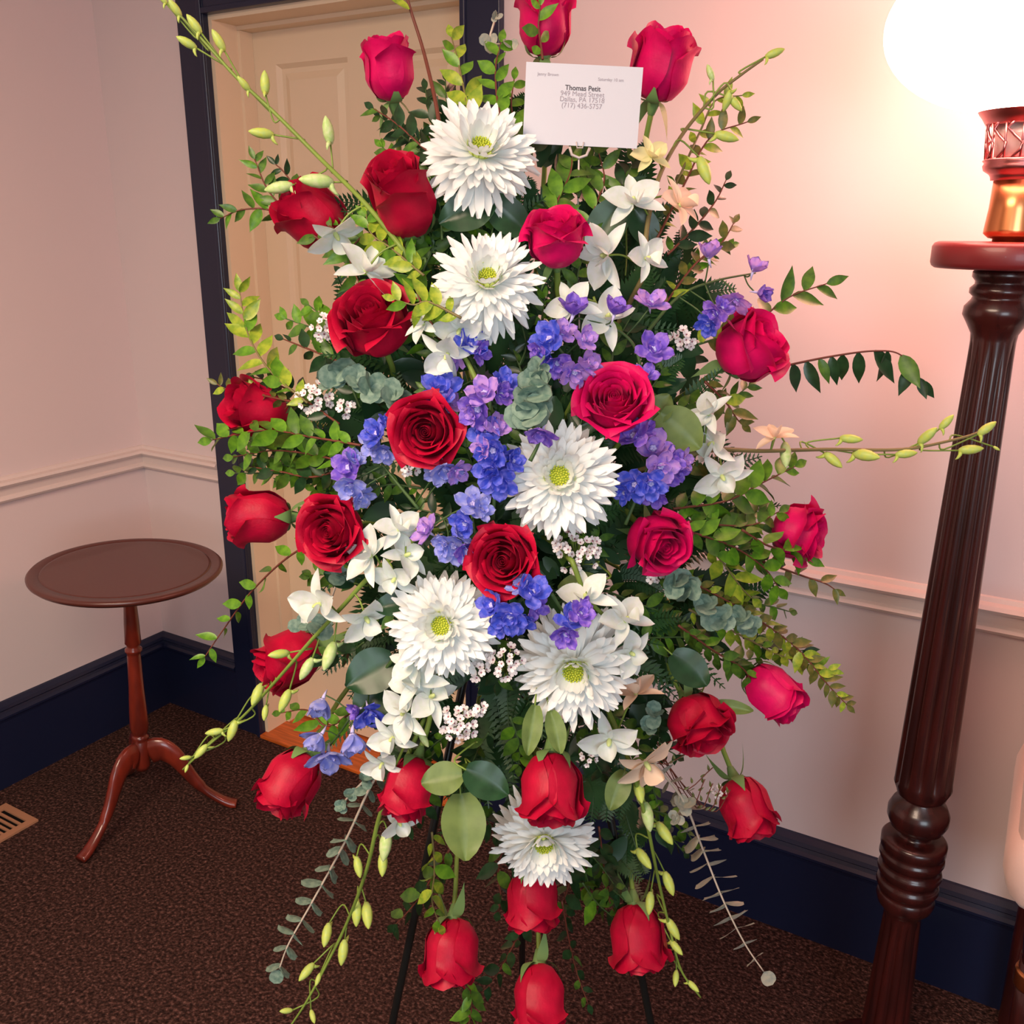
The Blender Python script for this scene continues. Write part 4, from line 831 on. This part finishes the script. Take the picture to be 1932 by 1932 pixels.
# random small sprigs that fill the body between the flowers; labels come from the nearest bloom
POLY = [(905, 190), (1060, 290), (1190, 300), (1240, 450), (1330, 560), (1350, 740), (1330, 880), (1400, 1000), (1390, 1100), (1440, 1200), (1330, 1250), (1290, 1330), (1230, 1400), (1220, 1560), (1160, 1680), (1085, 1700), (1080, 1540), (900, 1530), (740, 1480), (720, 1380), (670, 1260), (690, 1130), (640, 950), (540, 880), (540, 770), (640, 640), (690, 480), (720, 360), (820, 260)]
def inside(x, y, poly=POLY):
    r = False; n = len(poly)
    for i in range(n):
        (x1, y1), (x2, y2) = poly[i], poly[(i+1) % n]
        if (y1 > y) != (y2 > y) and x < (x2-x1)*(y-y1)/(y2-y1)+x1: r = not r
    return r
rr = random.Random(5); made = {}
words = ['just behind', 'to the left of', 'to the right of', 'above', 'below']
cnt = 0; tries = 0
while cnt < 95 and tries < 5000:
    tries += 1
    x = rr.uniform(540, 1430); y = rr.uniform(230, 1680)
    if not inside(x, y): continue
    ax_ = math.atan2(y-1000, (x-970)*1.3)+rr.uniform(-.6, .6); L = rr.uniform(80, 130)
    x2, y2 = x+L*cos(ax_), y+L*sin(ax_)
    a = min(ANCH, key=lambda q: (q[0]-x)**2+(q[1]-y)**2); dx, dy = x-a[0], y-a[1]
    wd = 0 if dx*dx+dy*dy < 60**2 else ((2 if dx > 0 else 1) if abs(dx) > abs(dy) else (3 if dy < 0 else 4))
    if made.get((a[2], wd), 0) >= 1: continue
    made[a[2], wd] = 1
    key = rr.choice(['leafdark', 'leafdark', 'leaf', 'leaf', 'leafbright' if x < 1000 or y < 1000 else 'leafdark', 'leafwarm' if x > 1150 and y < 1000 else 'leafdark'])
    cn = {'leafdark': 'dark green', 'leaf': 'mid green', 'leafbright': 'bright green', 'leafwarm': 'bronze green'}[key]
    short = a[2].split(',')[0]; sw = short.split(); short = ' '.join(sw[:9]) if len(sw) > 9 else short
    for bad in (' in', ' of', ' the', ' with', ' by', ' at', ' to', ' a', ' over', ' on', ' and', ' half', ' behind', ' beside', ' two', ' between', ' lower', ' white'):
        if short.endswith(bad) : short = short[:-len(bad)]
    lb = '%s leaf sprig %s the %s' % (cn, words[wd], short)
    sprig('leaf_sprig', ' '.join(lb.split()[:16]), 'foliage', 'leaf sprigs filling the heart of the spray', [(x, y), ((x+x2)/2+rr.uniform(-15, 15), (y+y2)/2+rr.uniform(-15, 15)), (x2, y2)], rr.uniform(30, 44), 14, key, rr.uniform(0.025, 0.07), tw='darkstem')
    cnt += 1

# fern fronds packed in the body: nobody could count them
fm = MB(); rf = random.Random(11)
n_f = 0
while n_f < 260:
    x = rf.uniform(520, 1440); y = rf.uniform(220, 1700)
    if not inside(x, y): continue
    n_f += 1
    a = math.atan2(y-1000, (x-970)*1.2)+rf.uniform(-.9, .9); L = rf.uniform(110, 200); d0 = dome(x, y)+rf.uniform(0.045, 0.12)
    if y > 1480: L *= 0.7
    p0 = P(x-cos(a)*L*.4, y-sin(a)*L*.4, d0+0.05); p1 = P(x+cos(a)*L*.6, y+sin(a)*L*.6, d0-0.01)
    mid = p0.lerp(p1, .5)+Vector((rf.uniform(-.01, .01), rf.uniform(-.01, .01), 0.01)); path = smooth_path([p0, mid, p1], 9); fm.tube(path, 0.0008, 3, cap=False)
    nv = (CAM-mid).normalized(); nv = (nv+Vector((rf.uniform(-.5, .5), rf.uniform(-.5, .5), rf.uniform(-.3, .7)))).normalized()
    N = len(path)
    for i in range(1, N-1):
        t = (path[i+1]-path[i-1]).normalized(); ll = 0.034*(1-i/N)**0.7*rf.uniform(.85, 1.1)
        sd_ = t.cross(nv).normalized()
        for sgn in (1, -1):
            dr = (sd_*sgn+t*0.7).normalized(); b = path[i]; e = dr.cross(nv).normalized()
            w_ = ll*0.17
            fm.add([b, b+dr*ll*.22+e*w_, b+dr*ll*.38+e*w_*.55, b+dr*ll*.55+e*w_*.85, b+dr*ll, b+dr*ll*.55-e*w_*.85, b+dr*ll*.38-e*w_*.55, b+dr*ll*.22-e*w_], [(0, 1, 2, 3, 4, 5, 6, 7)])
fo = fm.build('fern_foliage', M['fern'], None, smooth=False); fo['kind'] = 'stuff'
fo['label'] = 'deep green leather fern packed between and behind all the blooms'; fo['category'] = 'fern'
# backing leaves deep inside, broad and dark
def broad(label, cx, cy, lpx, wpx, ang, tilt, key, dd=0.0, group='broad single leaves', stem_to=None):
    d_ = dome(cx, cy)+dd; s = mpp(cx, cy, d_); a = radians(ang); x0, y0 = cx-cos(a)*lpx/2, cy+sin(a)*lpx/2
    p0 = P(x0, y0, d_); dr = img_dir(ang, tilt*0.3, cx, cy); L = lpx*s
    nrm = ((CAM-p0).normalized()*1.0+UP*0.25+RT*random.uniform(-.25, .25)).normalized()
    t = thing('broad_leaf', Matrix.Translation(p0), label, 'leaf', group); me = ROUND[key][0]
    inst('blade', me, t, frame(p0, dr, nrm, (L, wpx*s/0.66, L)))
    q = P(980, 1000, 1.12) if stem_to is None else P(stem_to[0], stem_to[1], d_+0.02)
    stem_mesh('stalk', [p0+dr*L*0.02, p0-dr*0.015+FH*0.006, p0.lerp(q, .6)+FH*0.02, q], 0.0011, M['stem'], t, 5, 4)
B = [('matt green oval leaf beside the slim hanging rosebud', 834, 1470, 78, 66, 190, 5, 'salal', -0.04, (880, 1440)),
 ('dark round leaf right of the matt oval leaf', 918, 1475, 92, 70, 330, 5, 'salaldark', -0.035, (900, 1400)),
 ('largest matt green leaf above the bright red hanging rosebud', 874, 1556, 118, 86, 275, 8, 'salal', -0.045, (880, 1480)),
 ('large olive leaf right of the wide open cerise rose', 1283, 812, 100, 84, 320, 10, 'salal', -0.01, (1220, 770)),
 ('olive leaf peeping out directly behind the wide open cerise rose', 1246, 770, 60, 56, 60, 10, 'salal', 0.0, (1200, 770)),
 ('big dark leaf under the orchids at lower left', 700, 1268, 100, 88, 210, 10, 'salaldark', 0.0, (760, 1220)),
 ('second big dark leaf below it', 705, 1322, 96, 80, 240, 10, 'salaldark', 0.01, (760, 1240)),
 ('narrow green leaf left of the pale calyx over the hanging rose', 1003, 1376, 92, 40, 262, 5, 'salal', -0.045, (1020, 1320)),
 ('narrow green leaf right of the pale calyx over the hanging rose', 1048, 1380, 80, 40, 285, 5, 'salal', -0.045, (1025, 1320)),
 ('brownish leaf left of the lower right orchid buds', 1165, 1490, 76, 48, 250, 5, 'salal', 0.0, (1150, 1420)),
 ('dark leaf under the topmost chrysanthemum, left side', 880, 400, 110, 80, 200, 10, 'salaldark', 0.01, (930, 500)),
 ('dark leaf under the topmost chrysanthemum, right side', 960, 410, 100, 70, 320, 10, 'salaldark', 0.02, (940, 500)),
 ('dark leaf between the pink-red rose and the upper right orchids', 1150, 420, 110, 80, 60, 10, 'salaldark', 0.02, (1120, 520)),
 ('dark leaf behind the white orchid at upper right', 1215, 430, 80, 60, 300, 10, 'salaldark', 0.02, (1180, 520)),
 ('green leaf below the tiny white blossom cluster', 1090, 1102, 76, 44, 190, 10, 'salal', 0.0, (1130, 1060)),
 ('dark leaf above the lower left chrysanthemum', 745, 1140, 80, 50, 190, 10, 'salaldark', 0.0, (800, 1110)),
 ('dark leaf below the open rose at left centre', 640, 1090, 60, 42, 160, 10, 'salaldark', 0.02, (700, 1110)),
 ('pointed bronze leaf behind the red rose with the flared lip', 1382, 1335, 74, 28, 352, 5, 'salal', 0.01, (1330, 1290)),
 ('round dark leaf above the red rose with the flared lip', 1300, 1262, 86, 70, 320, 5, 'salaldark', 0.02, (1240, 1200))]
for lb, cx, cy, l_, w_, an, ti, ky, dd, st in B: broad(lb, cx, cy, l_, w_, an, ti, ky, dd, stem_to=st)
bk = MB(); rk = random.Random(21); nb = 0; LB = [Vector(v) for v in []]
while nb < 520:
    x = rk.uniform(540, 1420); y = rk.uniform(240, 1660)
    if not inside(x, y): continue
    nb += 1; d_ = dome(x, y)+rk.uniform(0.07, 0.15); s = rk.uniform(45, 75)*mpp(x, y, d_); p = P(x, y, d_)
    a = math.degrees(math.atan2(-(y-1000), x-970))+rk.uniform(-60, 60); dr = img_dir(a, rk.uniform(-20, 40), x, y); nn = ((CAM-p).normalized()+Vector((rk.uniform(-.6, .6), rk.uniform(-.6, .6), rk.uniform(-.3, .8)))).normalized()
    T_ = frame(p-dr*s*.5, dr, nn, s); vs = []; fs = []
    for j_ in range(5):
        v = j_/4; w_ = 0.26*sin(pi*min(1, v*0.92+0.06))**0.7
        vs += [(v, -w_, 0.08*w_), (v, 0, -0.05*v), (v, w_, 0.08*w_)]
    for j_ in range(4):
        for i in range(2): fs.append((j_*3+i, j_*3+i+1, j_*3+i+4, j_*3+i+3))
    bk.add(vs, fs, T_)
bo = bk.build('backing_leaves', M['salaldark'], None); bo['kind'] = 'stuff'; bo['label'] = 'broad dark leaves lining the back of the whole spray'; bo['category'] = 'foliage'

# ------------------------------------------------------------------ eucalyptus
def euca(label, stem, lpx, space, key, dd=0.0, opp=True, ang=80, face=0.2, rad=(0.0020, 0.0010), m='eucapale', jit=10, tip=True, edge=1.0):
    return sprig('eucalyptus_stem', label, 'eucalyptus', 'eucalyptus stems', stem, lpx, space, key, dd, tw=m, ang=ang, shapes=ROUND[key], opp=opp, rad=rad, jit=jit, face=face, tipleaf=tip, edge=edge)
M['eucatwig'] = mat('pale_twig', (0.50, 0.42, 0.34), 0.6, 0.2)
euca('bare-looking eucalyptus stem with paired pale leaves hanging over the carpet at lower left', [(720, 1450), (695, 1492), (650, 1590), (590, 1700), (545, 1780), (527, 1828)], 40, 34, 'euca', 0.0, ang=78, face=0.12, m='eucatwig')
euca('bare-looking eucalyptus stem with tan paired leaves crossing the navy baseboard at right', [(1235, 1440), (1290, 1512), (1325, 1600), (1365, 1700), (1405, 1780), (1440, 1832)], 42, 30, 'eucapale', 0.0, ang=80, face=0.6, m='eucatwig')
def rosette(label, spots, dd, key='euca'):
    x0, y0 = spots[0][:2]; t = thing('eucalyptus_stem', Matrix.Translation(P(x0, y0+10, dome(x0, y0)+dd+.02)), label, 'eucalyptus', 'eucalyptus stems')
    pts = [P(x, y, dome(x, y)+dd+0.012) for x, y, *_ in spots]
    stem_mesh('twig', pts, 0.0014, M['eucatwig'], t, 5, 3)
    for i, (x, y, r, n_) in enumerate(spots):
        c = P(x, y, dome(x, y)+dd); s = r*1.18*mpp(x, y, dome(x, y)+dd); v = (CAM-c).normalized()
        for k in range(n_):
            a = 360*k/n_+i*40+random.uniform(-15, 15); dr = img_dir(a, random.uniform(10, 62), x, y); nrm = (v*0.8 - dr*0.5+Vector((random.uniform(-.4, .4), random.uniform(-.4, .4), random.uniform(-.1, .5)))).normalized(); s2 = s*random.uniform(.75, 1.1)
            inst('leaf', ROUND[key][k % 2], t, frame(c+v*0.004*k/n_, dr, nrm, (s2, s2*1.1, s2)))
rosette('large silver-green eucalyptus rosette at the centre right of the blue column', [(1000, 780, 46, 6), (1005, 745, 48, 7), (1015, 715, 40, 6), (1018, 690, 26, 5)], -0.05)
rosette('silver eucalyptus leaves left of the blue florets', [(740, 745, 30, 4), (700, 730, 34, 5), (672, 715, 36, 5), (640, 700, 38, 5), (622, 720, 32, 4)], -0.01)
rosette('silver eucalyptus behind the top of the face-on open rose', [(770, 790, 30, 3), (755, 755, 28, 4)], 0.0)
rosette('silver-green eucalyptus right of the half-open rose', [(1270, 1100, 36, 5), (1292, 1110, 36, 6), (1330, 1140, 34, 5), (1360, 1165, 34, 5), (1395, 1165, 30, 5), (1415, 1180, 26, 4)], -0.005)
rosette('grey eucalyptus leaves behind the trailing orchids at lower left', [(640, 1085, 30, 3), (605, 1180, 30, 4), (570, 1178, 24, 3)], 0.02)
rosette('small grey eucalyptus tuft at the head of the lower left hanging stem', [(690, 1470, 20, 4), (660, 1500, 18, 4), (645, 1520, 18, 5)], 0.0)
rosette('small eucalyptus tuft over the navy baseboard', [(1290, 1515, 26, 4), (1275, 1545, 16, 5)], 0.0, 'eucapale')
rosette('grey-green eucalyptus beside the flared rose', [(1235, 1345, 26, 4), (1225, 1370, 24, 4)], 0.01)

rosette('pale eucalyptus tips beside the navy casing at the top edge', [(962, 84, 22, 2), (925, 78, 22, 3), (936, 30, 14, 4)], 0.01, 'eucapale')
dt = thing('dried_twigs', P(1330, 1530, dome(1330, 1530)), 'thin dark dried twigs left of the rosebud over the baseboard', 'twig')
for k, (x_, y_, x2, y2) in enumerate(((1300, 1520, 1330, 1470), (1315, 1525, 1345, 1478), (1330, 1528, 1362, 1482), (1340, 1530, 1378, 1490), (1290, 1490, 1345, 1448), (1262, 1440, 1298, 1420))):
    stem_mesh('twig', [P(1240, 1400+k*8, dome(1240, 1400)+.02), P(x_, y_, dome(x_, y_)), P(x2, y2, dome(x2, y2)-.004)], 0.0007, M['brown'], dt, 5, 5)
    for q in range(4):
        xx = x_+(x2-x_)*q/3.5; yy = y_+(y2-y_)*q/3.5
        inst('bud', LEAF['leafwarm'][0], dt, frame(P(xx, yy, dome(xx, yy)), img_dir(100 if q % 2 else 30, 10), img_dir(0, 80), 13*mpp(xx, yy, dome(xx, yy))))

# ------------------------------------------------------------------ card on its clear pick
dc = dome(1095, 195)-0.03
c00, c10, c11, c01 = [P(x, y, dc) for x, y in ((988, 270), (1205, 281), (1210, 127), (991, 117))]
cc = (c00+c10+c11+c01)/4; ex = (c10-c00+c11-c01).normalized(); ey = (c01-c00+c11-c10); ey = (ey-ex*ey.dot(ex)).normalized(); ez_ = ex.cross(ey)
wC = ((c10-c00).length+(c11-c01).length)/2; hC = ((c01-c00).length+(c11-c10).length)/2
TCd = Matrix(((ex.x, ey.x, ez_.x, cc.x), (ex.y, ey.y, ez_.y, cc.y), (ex.z, ey.z, ez_.z, cc.z), (0, 0, 0, 1)))
card = thing('message_card', TCd, 'white printed card standing between the two top right roses', 'card')
MB().box((-wC/2, -hC/2, -0.0006), (wC/2, hC/2, 0.0006), 0, TCd).build('card_sheet', M['card'], card, smooth=False)
def text(body, x, y, size, m, bold=0.0, align='LEFT'):
    cu = bpy.data.curves.new('printed_line', 'FONT'); cu.body = body; cu.size = size; cu.align_x = align; cu.offset = bold
    o = bpy.data.objects.new('printed_line', cu); COL.objects.link(o); me = bpy.data.meshes.new_from_object(o)
    bpy.data.objects.remove(o); me.materials.clear(); me.materials.append(m)
    inst('printed_line', me, card, TCd @ Matrix.Translation((x*wC, y*hC, 0.0009)))
text('Jenny Brown', -0.40, 0.345, 0.0044, M['inkpale']); text('Saturday 10 am', 0.12, 0.315, 0.0044, M['inkpale'])
text('Thomas Petit', -0.005, 0.185, 0.0070, M['ink'], 0.00012, 'CENTER'); text('949 Mead Street', -0.005, 0.115, 0.0070, M['inkpale'], 0, 'CENTER')
text('Dallas, PA 17518', -0.005, 0.045, 0.0070, M['inkpale'], 0, 'CENTER'); text('(717) 436-5757', -0.005, -0.03, 0.0070, M['inkpale'], 0, 'CENTER')
pk = thing('card_pick', cc - ey*hC*0.6, 'clear plastic pick gripping the lower edge of the card', 'card holder')
pb = cc - ey*hC*0.5 - ex*0.0*wC
MB().tube([P(1093, 620, dome(1093, 620)+0.07), P(1090, 420, dc+0.04), pb - ey*0.012 - ez_*0.003], 0.0010, 8).build('rod', M['plastic'], pk)
MB().tube([pb - ex*0.011 - ey*0.001 - ez_*0.002, pb - ex*0.008 - ey*0.009 - ez_*0.002, pb - ey*0.012 - ez_*0.002, pb + ex*0.008 - ey*0.009 - ez_*0.002, pb + ex*0.011 - ey*0.001 - ez_*0.002], 0.0016, 8).build('fork', M['plastic'], pk)
MB().tube([pb - ex*0.004 + ey*0.004 + ez_*0.0014, pb - ex*0.003 - ey*0.002 + ez_*0.002, pb + ex*0.003 - ey*0.002 + ez_*0.002, pb + ex*0.004 + ey*0.004 + ez_*0.0014], 0.0008, 8).build('clip', M['plastic'], pk)
print('objects', len(bpy.data.objects))
